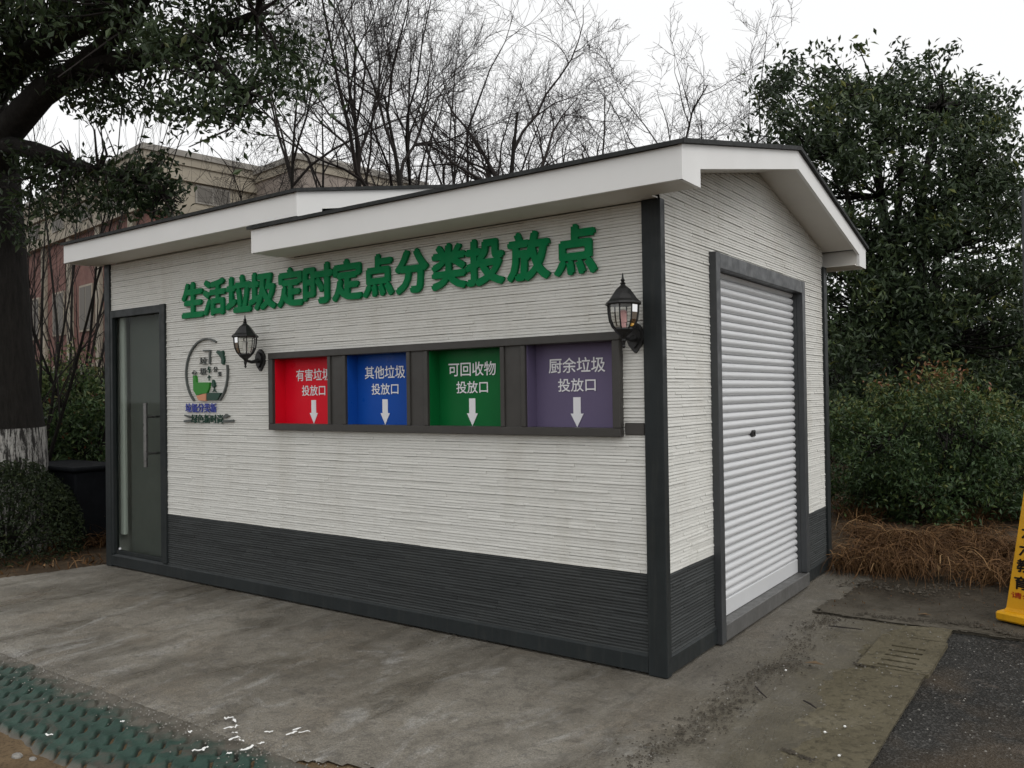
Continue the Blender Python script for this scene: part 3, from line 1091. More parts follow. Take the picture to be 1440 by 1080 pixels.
# lanterns -------------------------------------------------------------------
def lantern(loc, label, bulb_rgb):
    t = thing('wall_lantern', label, 'lantern', loc, 0, 'black lanterns on the front wall')
    cx, cy = loc[0], loc[1]
    zb0 = loc[2]
    c = (cx, cy - 0.15, zb0)
    b = MB()
    hexa = R(15)
    b.lathe([(0.100, 0.172), (0.104, 0.180), (0.098, 0.190), (0.080, 0.205), (0.062, 0.232), (0.040, 0.262), (0.018, 0.280), (0.012, 0.288)], c, 8, hexa)
    b.lathe([(0.012, 0.286), (0.017, 0.294), (0.008, 0.302), (0.013, 0.312), (0.006, 0.322), (0.005, 0.340), (0.001, 0.352)], c, 8)
    b.build('cap', M_BLACK, t)
    # cage ribs
    b = MB()
    prof = [(0.088, 0.172), (0.086, 0.13), (0.080, 0.09), (0.064, 0.052), (0.050, 0.038)]
    for k in range(8):
        a = hexa + 2 * math.pi * k / 8
        pts = [(c[0] + r * math.cos(a), c[1] + r * math.sin(a), c[2] + z) for r, z in prof]
        b.tubes(pts, [0.0045] * len(pts), 5, True)
    b.build('cage', M_BLACK, t)
    b = MB()
    b.lathe([(r * 0.975, z) for r, z in prof], c, 8, hexa, False)
    b.build('glass', M_LGLASS, t)
    b = MB()
    b.lathe([(0.054, 0.044), (0.056, 0.036), (0.044, 0.020), (0.026, 0.006), (0.014, -0.006), (0.010, -0.018), (0.014, -0.026), (0.010, -0.034), (0.007, -0.05), (0.011, -0.058), (0.003, -0.068)], c, 10)
    b.build('cup', M_BLACK, t)
    b = MB()
    b.lathe([(0.016, 0.044), (0.016, 0.075), (0.020, 0.076), (0.020, 0.135), (0.013, 0.145)], c, 8)
    b.build('bulb', mat('bulb_glass', bulb_rgb, 0.3), t)
    b = MB()
    P = [(cx, cy, zb0 + 0.002), (cx, cy - 0.04, zb0 - 0.010), (cx, cy - 0.09, zb0 - 0.020), (cx, cy - 0.125, zb0 - 0.014), (cx, cy - 0.150, zb0 - 0.004)]
    b.tubes(P, [0.024, 0.017, 0.013, 0.012, 0.014], 8, True)
    b.build('arm', M_BLACK, t)
    b = MB()
    pl = [(cx, zb0 + 0.085), (cx + 0.03, zb0 + 0.066), (cx + 0.052, zb0 + 0.03), (cx + 0.055, zb0 - 0.01), (cx + 0.038, zb0 - 0.05), (cx, zb0 - 0.092), (cx - 0.038, zb0 - 0.05), (cx - 0.055, zb0 - 0.01), (cx - 0.052, zb0 + 0.03), (cx - 0.03, zb0 + 0.066)]
    b.prism(pl, 1, cy - 0.018, cy + 0.012)
    pl2 = [(cx + (x - cx) * 0.7, zb0 + (z - zb0) * 0.7) for x, z in pl]
    b.prism(pl2, 1, cy - 0.032, cy - 0.018)
    recalc(b.build('backplate', M_BLACK, t))
    return t


lantern((-3.525, 0.012, 1.905), 'black wall lantern between the round emblem and the red hatch', (0.85, 0.85, 0.82))
lantern((-0.168, 0.012, 1.915), 'black wall lantern beside the corner post above the purple hatch', (0.80, 0.45, 0.45))

# ------------------------------------------------------------------ drain grate, floor sign, litter
dr = thing('drain_grate', 'slotted concrete drain grate set in the paving beside the asphalt', 'drain', (1.0, 1.16, 0))
b = MB()
x0, x1, y0, y1, zt = 0.812, 1.188, 0.812, 1.508, 0.014
sl_ = [0.865 + 0.1025 * i for i in range(5)]
ys = [y0]
for s_ in sl_:
    ys += [s_ - 0.015, s_ + 0.015]
ys.append(y1)
for i in range(0, len(ys), 2):
    b.box(0.91, 1.10, ys[i], ys[i + 1], -0.03, zt)
b.box(x0, 0.91, y0, y1, -0.03, zt)
b.box(1.10, x1, y0, y1, -0.03, zt)
b.build('slab', M_WALK, dr)
b = MB()
b.box(0.90, 1.11, 0.83, 1.30, -0.055, -0.045)
b.build('pit', M_DARKIN, dr)

# yellow stand
bl = gnd(1399, 868, 0.04)
SR = R(-24)
ys_ = thing('floor_sign', 'yellow plastic floor sign with black Chinese characters standing on the damp slab', 'sign', (float(bl[0]), float(bl[1]), 0.024), SR)
b = MB()
b.box(0.0, 0.52, 0.0, 0.36, 0.0, 0.062, 0.012)
b.build('base', M_YELLOW, ys_)
# body: hollow-looking tapering plate, front face leaning back
fb, ft = 0.07, 0.155
b = MB()
zt, hw0, hw1, cx = 0.95, 0.20, 0.105, 0.240
V = []
for z, hw, y0, y1 in ((0.055, hw0 + 0.012, fb - 0.012, 0.30), (0.085, hw0, fb, 0.29), (0.92, hw1, ft, 0.215), (0.95, hw1 - 0.012, ft + 0.008, 0.208)):
    V += [(cx - hw, y0, z), (cx + hw, y0, z), (cx + hw, y1, z), (cx - hw, y1, z)]
fs = [(3, 2, 1, 0), (12, 13, 14, 15)]
for i in range(3):
    for k in range(4):
        fs.append((4 * i + k, 4 * i + (k + 1) % 4, 4 * i + 4 + (k + 1) % 4, 4 * i + 4 + k))
b.add(V, fs)
recalc(b.build('body', M_YELLOW, ys_))


def sign_plane(W):
    o = W.copy()
    t = (W[:, 2] - 0.085) / (0.92 - 0.085)
    o[:, 1] = fb + (ft - fb) * t - 0.003
    return o


for ch, zc in zip('三六六教育', (0.72, 0.60, 0.485, 0.375, 0.26)):
    xl = cx - (hw0 + (hw1 - hw0) * (zc - 0.085) / 0.835) + 0.028
    hh = 0.030 if ch == '三' else 0.042
    place_text('character', ch, xl, xl + 0.088, zc - hh, zc + hh, 0, ys_, M_BLACKL, 0.035, plane=sign_plane)
for ch, zc in zip('专用车位', (0.70, 0.56, 0.42, 0.28)):
    place_text('character', ch, cx + 0.015, cx + 0.095, zc - 0.045, zc + 0.045, 0, ys_, M_BLACKL, 0.035, plane=sign_plane)
place_text('small_print', '请勿停车', cx - 0.17, cx + 0.12, 0.155, 0.195, 0, ys_, M_REDL, 0.02, plane=sign_plane)
place_text('small_print', '专用', cx - 0.095, cx + 0.05, 0.785, 0.845, 0, ys_, M_REDL, 0.02, plane=sign_plane)

# white scraps and bits on the concrete
M_PAPER = worn('white_scrap', (0.80, 0.80, 0.78), 0.7, 0.06, 30)
M_LEAFY = worn('dead_leaf', (0.13, 0.085, 0.045), 0.8, 0.3, 30)
rs = random.Random(5)
for i, (px, py, ln, ang) in enumerate(((322, 1012, .05, .4), (330, 1016, .04, 2.2), (322, 1026, .055, .1), (333, 1024, .035, 1.0), (331, 1033, .05, 2.5), (330, 1041, .06, .6), (339, 1044, .05, 2.6),
                                       (378, 1032, .045, .3), (410, 1034, .07, .9), (418, 1028, .05, .8), (428, 1031, .06, .2), (367, 1048, .035, .5), (348, 1055, .065, .7), (279, 1056, .06, .2), (288, 1053, .045, 1.2), (322, 1061, .03, .1),
                                       (69, 1034, .04, .0), (268, 1030, .025, .5), (172, 1015, .02, .5))):
    p = gnd(px, py, 0.004)
    ln *= 0.66
    b = MB()
    w_ = rs.uniform(0.0045, 0.0085)
    ln *= 1.35
    pts, bend = [], rs.uniform(-1.6, 1.6)
    for q in range(6):
        t = q / 5 - 0.5
        a_ = bend * t
        wq = w_ * (1.0 - 1.2 * t * t) * rs.uniform(0.6, 1.3)
        x_, y_, z_ = ln * t, ln * 0.28 * bend * t * t, 0.003 + rs.uniform(0, 0.009)
        pts += [(x_ - wq * math.sin(a_), y_ + wq * math.cos(a_), z_ + rs.uniform(0, .003)), (x_ + wq * math.sin(a_), y_ - wq * math.cos(a_), z_)]
    b.add(pts, [(2 * q, 2 * q + 1, 2 * q + 3, 2 * q + 2) for q in range(5)])
    near = 'on the concrete beside the green pavers' if i < 13 else 'lying on the green pavers'
    o = tag(b.build('paper_scrap', M_PAPER, loc=(0, 0, 0)), 'small white paper scrap ' + near, 'litter', 'white scraps ' + near)
    o.location = (float(p[0]), float(p[1]), 0.006 if i < 13 else 0.0)
    o.rotation_euler = (0, 0, ang + 0.6)
for (px, py, ln, lab) in ((1145, 934, .06, 'curled brown leaf on the paving left of the drain grate'), (1300, 865, .05, 'brown leaf on the damp slab behind the drain grate')):
    p = gnd(px, py, 0.02)
    b = MB()
    b.add([(-ln, 0, 0.0), (0, ln * .4, 0.012), (ln, 0, 0.006), (0, -ln * .4, 0.012), (0, 0, 0.002)], [(0, 4, 1), (1, 4, 2), (2, 4, 3), (3, 4, 0)])
    o = tag(b.build('fallen_leaf', M_LEAFY, loc=(0, 0, 0)), lab, 'leaf')
    o.location = (float(p[0]), float(p[1]), float(p[2]))
for pts, lab in ((((1062, 965), (1068, 972), (1078, 981)), 'short dark twig lying on the paving near the kiosk corner'), (((1165, 880), (1185, 882), (1212, 885)), 'pale dry stalk lying in front of the damp slab edge'), (((1130, 985), (1140, 990), (1148, 996)), 'thin dark twig lying on the olive paving')):
    P = [gnd(*p, 0.022) for p in pts]
    b = MB()
    b.tubes(P, [0.004, 0.005, 0.003], 5, True)
    tag(b.build('fallen_twig', M_TWIG, loc=tuple(float(c) for c in P[1])), lab, 'twig')
for px, py in ((1105, 943), (1180, 1063), (1188, 1022), (1160, 1030)):
    p = gnd(px, py, 0.018)
    b = MB()
    b.lathe([(0.002, -0.004), (0.006, 0.0), (0.007, 0.003), (0.004, 0.006), (0.001, 0.007)], (0, 0, 0), 7)
    o = tag(b.build('pebble', M_PAPER, loc=(0, 0, 0), smooth=True), 'small pale pebble on the olive paving by the asphalt', 'pebble', 'pebbles on the paving')
    o.location = tuple(float(c) for c in p)


# ------------------------------------------------------------------ vegetation
def nrm(a):
    return a / (np.linalg.norm(a, axis=-1, keepdims=True) + 1e-9)


def leaves(mb, C, size, rng, aspect=0.42, droop=0.3, tint=None, up=0.5):
    """leaf faces (two folded halves) at points C"""
    n = len(C)
    d = nrm(rng.normal(size=(n, 3)) + np.array([0, 0, -droop]))
    nn = rng.normal(size=(n, 3)) + np.array([0, 0, up * 2])
    side = nrm(np.cross(d, nn))
    nv = np.cross(side, d)
    s = size * rng.uniform(0.65, 1.25, (n, 1))
    a = C - d * s * 0.5
    t = C + d * s * 0.5 - nv * s * 0.08
    l = C - d * s * 0.05 + side * s * aspect * 0.5 + nv * s * 0.07
    r = C - d * s * 0.05 - side * s * aspect * 0.5 + nv * s * 0.07
    V = np.stack([a, l, t, r], 1).reshape(-1, 3)
    i = np.arange(n) * 4
    Fs = np.stack([np.stack([i, i + 2, i + 1], -1), np.stack([i, i + 3, i + 2], -1)], 1).reshape(-1, 3)
    if tint is None:
        tint = np.clip(rng.normal(0.45, 0.2, n), 0, 1)
    mb.add(V, Fs.tolist(), np.repeat(tint, 2))


def interp(P, t):
    """P (m,K,3), t (m,) in 0..1 -> point, tangent"""
    K = P.shape[1]
    f = np.clip(t, 0, 0.9999) * (K - 1)
    i = f.astype(int)
    a = np.arange(len(P))
    p0, p1 = P[a, i], P[a, i + 1]
    return p0 + (p1 - p0) * (f - i)[:, None], nrm(p1 - p0), i, f - i


def sprout(P, Rd, rng, n, t0, t1, ang, lenr, rr, up=0.25, K=4, wig=0.12, minr=0.0025):
    m = len(P)
    ix = np.repeat(np.arange(m), n)
    t = rng.uniform(t0, t1, m * n)
    p, tg, i, fr = interp(P[ix], t)
    plen = np.linalg.norm(np.diff(P, axis=1), axis=2).sum(1)[ix]
    r0 = Rd[ix, i] * (1 - fr) + Rd[ix, i + 1] * fr
    perp = nrm(np.cross(tg, rng.normal(size=(m * n, 3))))
    a = rng.uniform(ang[0], ang[1], (m * n, 1))
    d = nrm(tg * np.cos(a) + perp * np.sin(a) + np.array([0, 0, up * 0.5]))
    ln = plen * lenr * rng.uniform(0.6, 1.25, m * n) * (1.15 - 0.45 * t)
    pts = [p]
    for k in range(K - 1):
        d = nrm(d + rng.normal(size=d.shape) * wig + np.array([0, 0, up * 0.25]))
        pts.append(pts[-1] + d * (ln / (K - 1))[:, None])
    rad = np.maximum(r0 * rr, minr)[:, None] * np.linspace(1, 0.16, K)[None]
    return np.stack(pts, 1), np.maximum(rad, minr * 0.7)


def bare_tree(base, height, rng, lean=(0, 0), r0=0.09, fork=0.45, spread=0.5, twigs=5, dens=5, name='bare_tree'):
    """trunk and crown meshes, in local coordinates with the base at the origin"""
    K = 7
    s = np.linspace(0, 1, K)
    hh = height * (fork + 0.22)
    P = np.stack([lean[0] * hh * s ** 1.3 + np.cumsum(rng.normal(0, 0.05, K)), lean[1] * hh * s ** 1.3 + np.cumsum(rng.normal(0, 0.05, K)), hh * s], -1)
    P[0] = 0
    P = P[None]
    Rr = (r0 * (1 - 0.86 * s))[None]
    tk = MB()
    tk.tubes(P, Rr, 8)
    cr = MB()
    lv = height / hh
    a, ra = sprout(P, Rr, rng, dens + 1, fork / (fork + 0.22) * 0.75, 1.0, (0.3 * spread * 2, 1.05 * spread * 2), 0.62 * lv * 0.68, 0.85, 0.18, 9, 0.16)
    cr.tubes(a, ra, 6)
    b2, rb = sprout(a, ra, rng, dens + 1, 0.10, 1.0, (0.35, 0.95), 0.55, 0.66, 0.14, 7, 0.18)
    cr.tubes(b2, rb, 4)
    c, rc = sprout(b2, rb, rng, dens + 1, 0.12, 1.0, (0.35, 1.0), 0.52, 0.62, 0.08, 5, 0.20, 0.0038)
    cr.tubes(c, rc, 3)
    d, rd = sprout(c, rc, rng, twigs, 0.1, 1.0, (0.35, 1.05), 0.52, 0.6, 0.05, 4, 0.22, 0.0029)
    cr.tubes(d, rd, 3)
    return tk, cr


def place_tree(tk, cr, base, name, label, cat, group, m=M_TWIG, rz=0.0, sc=1.0):
    t = thing(name, label, cat, (0, 0, 0), 0, group)
    t.location = base
    t.rotation_euler = (0, 0, rz)
    t.scale = (sc, sc, sc)
    tk.build('trunk', M_BARK, t, True)
    cr.build('crown', m, t)
    return t


def ground_at(px, D):
    p = at(px, 565, D)
    return (float(p[0]), float(p[1]), -0.06)


def copy_tree(src, base, rz, sc, label):
    t = src.copy()
    COL.objects.link(t)
    t.location, t.scale, t.rotation_euler = base, (sc, sc, sc), (0, 0, rz)
    t['label'] = label
    for ch in src.children:
        c = ch.copy()
        COL.objects.link(c)
        c.parent = t
    return t


G_BARE = 'bare trees behind the kiosk'
bare_spec = [  # px, depth, height, lean x/y, radius, fork, spread, label
    (398, 13.0, 10.6, (-.02, .02), .075, .42, .42, 'tall leafless tree rising over the left roof section, beside the far building'),
    (512, 14.5, 11.2, (-.02, 0), .085, .50, .36, 'tall straight leafless tree behind the upper end of the left roof'),
    (600, 12.5, 10.0, (-.10, -.06), .11, .40, .55, 'leafless tree leaning left behind the overlap of the two roofs'),
    (585, 16.0, 11.5, (.03, 0), .08, .45, .40, 'slender leafless tree rearmost behind the roof overlap'),
    (722, 13.0, 9.6, (-.02, .03), .13, .42, .52, 'thickest leafless tree, behind the middle of the right roof'),
    (690, 15.5, 10.8, (-.06, .02), .085, .40, .50, 'leafless tree with long left branches behind the middle of the right roof'),
    (820, 13.5, 8.3, (.00, .0), .10, .40, .45, 'shorter leafless tree behind the right roof, left of its ridge'),
    (880, 13.5, 8.6, (.16, .10), .12, .38, .55, 'leafless tree leaning right over the right roof ridge'),
    (965, 14.5, 8.8, (.10, .06), .10, .38, .55, 'thin leafless tree between the roof ridge and the leafy tree'),
    (450, 17.5, 11.5, (.02, 0), .075, .45, .42, 'leafless tree far behind the left roof in front of the far building'),
    (300, 15.0, 8.6, (.12, .06), .07, .36, .50, 'leafless tree leaning right in front of the beige far building'),
]
bare_objs = []
for i, (px, D, h, ln, r0, fk, sp, lab) in enumerate(bare_spec):
    rng = np.random.default_rng(100 + i)
    tk, cr = bare_tree(None, h, rng, ln, r0, fk, sp, 7, 5)
    bare_objs.append(place_tree(tk, cr, ground_at(px, D), 'bare_tree', lab, 'tree', G_BARE))
for src, px, D, rz, sc, lab in ((1, 650, 18.5, 2.0, 1.0, 'leafless tree in the second row behind the middle of the roofs'),
                                (4, 775, 18.0, 2.4, 1.0, 'leafless tree in the second row behind the right roof'),
                                (6, 925, 18.5, 1.2, 1.05, 'small leafless tree in the second row near the roof ridge'),
                                (3, 545, 19.5, 3.0, 1.05, 'leafless tree in the back row behind the left roof end')):
    copy_tree(bare_objs[src], ground_at(px, D), rz, sc, lab)
# thin many-stemmed bare shrubs on the left
for i, (px, D, h, lab) in enumerate(((52, 10.5, 5.4, 'bare many-stemmed shrub right beside the whitewashed trunk'), (95, 12.5, 7.8, 'tall bare shrub with upright stems before the red brick wall'), (128, 11.5, 4.2, 'bare shrub with crossing branches by the kiosk left corner'))):
    rng = np.random.default_rng(300 + i)
    K = 6
    stems, rr = [], []
    for k in range(7):
        a = rng.uniform(0, 2 * np.pi)
        s = np.linspace(0, 1, K)
        sp_ = rng.uniform(0.10, 0.42) * h
        q = np.stack([np.cos(a) * sp_ * s ** 1.2, np.sin(a) * sp_ * s ** 1.2, h * rng.uniform(0.7, 1.0) * s], -1) + rng.normal(0, 0.03, (K, 3))
        q[0] = (0.05 * np.cos(a), 0.05 * np.sin(a), 0)
        stems.append(q)
        rr.append(0.032 * (1 - 0.9 * s))
    P, Rr = np.stack(stems), np.stack(rr)
    tk, cr = MB(), MB()
    tk.tubes(P, Rr, 6)
    a, ra = sprout(P, Rr, rng, 6, 0.25, 1.0, (0.3, 0.7), 0.35, 0.55, 0.3, 5, 0.12)
    cr.tubes(a, ra, 4)
    c, rc = sprout(a, ra, rng, 6, 0.2, 1.0, (0.3, 0.8), 0.5, 0.55, 0.2, 4, 0.15)
    cr.tubes(c, rc, 3)
    place_tree(tk, cr, ground_at(px, D), 'bare_shrub', lab, 'shrub', 'bare shrubs left of the kiosk')

# --- camphor tree on the left -------------------------------------------------
rng = np.random.default_rng(11)
LM_CAM = leaf_mat('camphor_leaf', [(0.0, (0.015, 0.026, 0.012)), (0.5, (0.036, 0.058, 0.024)), (0.85, (0.062, 0.088, 0.034)), (1.0, (0.10, 0.11, 0.04))], 0.42, 0.18)
TD = 9.3
tb = at(-6, 700, TD)
cam_t = thing('camphor_tree', 'large evergreen tree with a thick dark trunk whitewashed at its base, left of the kiosk', 'tree', (float(tb[0]), float(tb[1]), -0.06))


def px_path(lst):
    return np.array([at(x, y, D) for x, y, D in lst])


b = MB()
tp = np.array([[tb[0], tb[1], -0.1], [tb[0], tb[1], 0.35], *px_path([(-6, 600, TD), (-8, 480, TD), (-14, 330, TD), (-20, 220, TD), (-40, 80, TD), (-70, -120, TD)])])
b.tubes(tp, [0.60, 0.52, 0.485, 0.375, 0.345, 0.325, 0.24, 0.15], 18)
trunk = b.build('trunk', M_BARK, cam_t, True)
mw = mat('whitewash', (0.4, 0.39, 0.36), 0.9)
n = N(mw)
f = n.noise(26, 6, 0.75, (1, 1, 0.2))
n.color(n.ramp(f, [(0.47, (0.03, 0.028, 0.026)), (0.54, (0.36, 0.35, 0.33)), (0.7, (0.58, 0.57, 0.54))]))
n.bump(f, 0.9, 0.03)
b = MB()
p600 = at(-6, 600, TD)
b.tubes(np.array([[tb[0], tb[1], -0.1], [tb[0], tb[1], 0.35], [tb[0], tb[1], 0.9], [p600[0], p600[1], p600[2]]]), [0.615, 0.534, 0.522, 0.497], 18)
b.build('whitewash', mw, trunk, True)
limbs = [([(-15, 260, TD), (10, 185, 9.1), (60, 130, 8.8), (120, 95, 8.4), (200, 82, 8.0), (290, 50, 7.6), (360, 20, 7.4)], [.24, .165, .145, .125, .095, .06, .035]),
         ([(-25, 140, TD), (20, 95, 9.0), (70, 60, 8.6), (140, 20, 8.2), (200, -30, 7.8), (260, -90, 7.4)], [.2, .15, .12, .10, .08, .05]),
         ([(-10, 200, TD), (20, 206, 9.0), (50, 212, 8.8), (78, 222, 8.7), (97, 232, 8.6)], [.13, .10, .095, .09, .085]),
         ([(100, 102, 8.5), (150, 60, 8.1), (190, 20, 7.8), (240, -60, 7.2)], [.1, .08, .06, .04]),
         ([(150, 90, 8.2), (230, 70, 7.9), (300, 90, 7.5), (345, 130, 7.3)], [.07, .05, .035, .02]),
         ([(95, 231, 8.6), (140, 240, 8.4), (190, 250, 8.2), (230, 270, 8.1)], [.05, .035, .025, .015]),
         ([(-30, 120, TD), (-60, 20, 8.0), (0, -160, 7.0), (120, -260, 6.3)], [.2, .16, .11, .06])]
for pts, rad in limbs:
    b = MB()
    b.tubes(px_path(pts), rad, 10, True)
    b.build('limb', M_BARK, cam_t, True)
CL = []


def low_edge(x):
    return np.interp(x, [-300, 0, 60, 150, 210, 260, 330, 380, 415, 440], [120, 70, 85, 128, 145, 165, 178, 165, 95, 0])


while len(CL) < 175:
    x, y = rng.uniform(-260, 432), rng.uniform(-320, 185)
    if y > low_edge(x) - 18: continue
    if y > -40 and x > 250 and rng.random() < 0.25: continue
    CL.append((x, y, rng.uniform(6.6, 10.0) if x < 200 else rng.uniform(6.4, 8.6), rng.uniform(0.22, 0.38)))
for (x, y, D, r_) in ((205, 248, 8.2, .26), (235, 268, 8.1, .2), (180, 278, 8.3, .24), (215, 225, 8.2, .16), (165, 240, 8.4, .2), (60, 255, 8.7, .25), (110, 262, 8.5, .22), (95, 300, 8.6, .2), (140, 285, 8.4, .2), (185, 258, 8.2, .22), (225, 262, 8.1, .2), (205, 275, 8.15, .24), (35, 290, 8.9, .26), (80, 285, 8.6, .18), (30, 330, 9, .2), (40, 240, 8.8, .16), (205, 292, 8.2, .2), (235, 300, 8.1, .13),
                      (262, 148, 7.4, .2), (300, 152, 7.3, .2), (332, 160, 7.3, .2), (350, 128, 7.2, .18), (20, 130, 9, .2), (70, 100, 8.8, .22), (15, 20, 8.9, .3), (90, 15, 8.5, .3), (112, 128, 8.4, .2), (135, 122, 8.3, .22), (150, 138, 8.2, .2), (172, 128, 8.1, .22), (128, 150, 8.3, .14), (165, 155, 8.1, .14), (195, 140, 8.0, .2), (215, 150, 7.9, .18), (90, 122, 8.6, .16), (240, 150, 7.7, .18), (30, 105, 8.9, .2), (55, 90, 8.8, .2), (140, 170, 8.2, .1), (100, 150, 8.4, .1), (60, 232, 8.7, .2), (85, 245, 8.6, .2), (25, 225, 8.9, .18), (120, 240, 8.5, .2), (150, 258, 8.4, .22)):
    CL.append((x, y, D, r_))
lf, tw = MB(), MB()
tp_, tr_ = [], []
lp = np.concatenate([px_path(p) for p, _ in limbs])
for (x, y, D, r_) in CL:
    c = at(x, y, D)
    nl = int(250 * (r_ / 0.3) ** 2)
    q = c + rng.normal(size=(nl, 3)) * r_ * np.array([0.62, 0.62, 0.45])
    leaves(lf, q, 0.085, rng, 0.42, 0.5)
    j = np.argmin(np.linalg.norm(lp - c, axis=1))
    for k in range(4):
        e = c + rng.normal(size=3) * r_ * 0.6
        mid = (lp[j] + e) / 2 + rng.normal(size=3) * 0.08
        tp_.append(np.stack([lp[j], lp[j] * .5 + mid * .5 + rng.normal(size=3) * .03, mid, e]))
        tr_.append([0.018, 0.013, 0.009, 0.004])
tw.tubes(np.stack(tp_), np.array(tr_), 4)
tw.build('branches', M_TWIG, cam_t)
lf.build('crown', LM_CAM, cam_t)


# --- evergreen trees and shrubs from crown clusters --------------------------------
def leafy(name, label, cat, base, trunks, clusters, leaf, nper, m, rng, group=None, aspect=0.42, tintf=None, flat_=0.75, up=0.5, limb_r=0.03, droop=0.2):
    t = thing(name, label, cat, tuple(float(c) for c in base), 0, group)
    b = MB()
    for pts, rad in trunks:
        b.tubes(np.array(pts), rad, 8)
    tips = np.concatenate([np.array(p) for p, _ in trunks])
    P, Rr = [], []
    for c, r_ in clusters:
        cand = tips[tips[:, 2] <= c[2] + 0.1]
        if not len(cand): cand = tips
        j = np.argmin(np.linalg.norm(cand - c, axis=1))
        s0 = cand[j]
        mid = s0 * 0.5 + c * 0.5 + rng.normal(size=3) * 0.08 - np.array([0, 0, 0.08])
        P.append(np.stack([s0, s0 * .6 + mid * .4, mid, c]))
        Rr.append([limb_r, limb_r * .75, limb_r * .5, limb_r * .2])
    b.tubes(np.stack(P), np.array(Rr), 4)
    b.build('trunk', M_BARK, t, True)
    lf = MB()
    for c, r_ in clusters:
        nl = max(8, int(nper * rng.uniform(0.7, 1.3) * ((r_ / 0.35) ** 2 if leaf == 0.115 else 1.0)))
        q = c + rng.normal(size=(nl, 3)) * r_ * np.array([0.6, 0.6, 0.6 * flat_])
        q[:, 2] = np.maximum(q[:, 2], 0.03)
        leaves(lf, q, leaf, rng, aspect, droop, tintf(q) if tintf else np.clip(rng.normal(0.42 + (0.3 if rng.random() < 0.12 else 0.0) + rng.normal(0, 0.08), 0.18, len(q)), 0, 1), up)
    lf.build('crown', m, t)
    return t


LM_OSM = leaf_mat('evergreen_leaf', [(0.0, (0.018, 0.030, 0.016)), (0.5, (0.045, 0.070, 0.033)), (0.85, (0.080, 0.112, 0.042)), (1.0, (0.17, 0.185, 0.05))], 0.42, 0.15)
LM_DARK = leaf_mat('dark_leaf', [(0.0, (0.008, 0.014, 0.008)), (0.6, (0.018, 0.03, 0.014)), (1.0, (0.04, 0.05, 0.02))], 0.45, 0.12)
LM_SHR = leaf_mat('shrub_leaf', [(0.0, (0.018, 0.035, 0.014)), (0.45, (0.045, 0.082, 0.030)), (0.65, (0.085, 0.125, 0.036)), (0.80, (0.13, 0.13, 0.035)), (0.90, (0.18, 0.085, 0.035)), (1.0, (0.19, 0.065, 0.035))], 0.4, 0.15)
LM_SHL = leaf_mat('laurel_leaf', [(0.0, (0.026, 0.050, 0.020)), (0.5, (0.065, 0.115, 0.040)), (0.8, (0.16, 0.20, 0.07)), (1.0, (0.20, 0.07, 0.04))], 0.4, 0.15)
LM_BOX = leaf_mat('box_leaf', [(0.0, (0.008, 0.015, 0.005)), (0.6, (0.018, 0.030, 0.009)), (1.0, (0.045, 0.055, 0.015))], 0.65, 0.12)


def poly_sample(rng, n, D0, D1, inside, box, r0, r1):
    out = []
    while len(out) < n:
        x, y = rng.uniform(box[0], box[1]), rng.uniform(box[2], box[3])
        if not inside(x, y): continue
        out.append((at(x, y, rng.uniform(D0, D1)), rng.uniform(r0, r1)))
    return out


# big leafy tree on the right
rng = np.random.default_rng(21)
RD = 12.5
Lx = [60, 100, 150, 200, 300, 420, 520, 600]


def in_right(x, y):
    l = np.interp(y, [70, 90, 120, 150, 200, 300, 400, 560], [1110, 1096, 1072, 1070, 1085, 1080, 1090, 1100])
    r = np.interp(y, [70, 85, 100, 130, 200, 300, 420, 560], [1345, 1365, 1375, 1420, 1440, 1470, 1500, 1520])
    top = np.interp(x, [1070, 1100, 1150, 1215, 1240, 1270, 1340, 1370, 1430, 1500], [150, 85, 75, 88, 100, 72, 78, 100, 150, 230])
    return l + 14 < x < r - 14 and top + 14 < y < 600


cl = poly_sample(rng, 620, 11.2, 14.0, in_right, (1060, 1540, 60, 600), 0.15, 0.31)
for x, y in ((1208, 68), (1268, 72), (1335, 75), (1422, 135), (1075, 135), (1118, 82), (1160, 72), (1305, 78), (1365, 110), (1065, 128), (1100, 100), (1060, 190), (1040, 200)):
    cl.append((at(x, y, 12.4), 0.16))
gb = ground_at(1275, RD)
trk = []
for dx, px_t, py_t in ((0, 1270, 200), (.15, 1180, 220), (-.15, 1360, 240), (.1, 1230, 130), (-.1, 1320, 150)):
    top = at(px_t, py_t, RD)
    g0 = np.array([gb[0] + dx, gb[1] + dx, -0.1])
    trk.append(([g0, g0 * .6 + top * .4 + np.array([.1, 0, .4]), g0 * .3 + top * .7 + np.array([-.1, 0, .3]), top], [.12, .09, .06, .025]))
leafy('evergreen_tree', 'broad leafy evergreen tree rising to the right of the kiosk roof', 'tree', gb, trk, cl, 0.115, 195, LM_OSM, rng, None, 0.40, limb_r=0.028, droop=0.4)
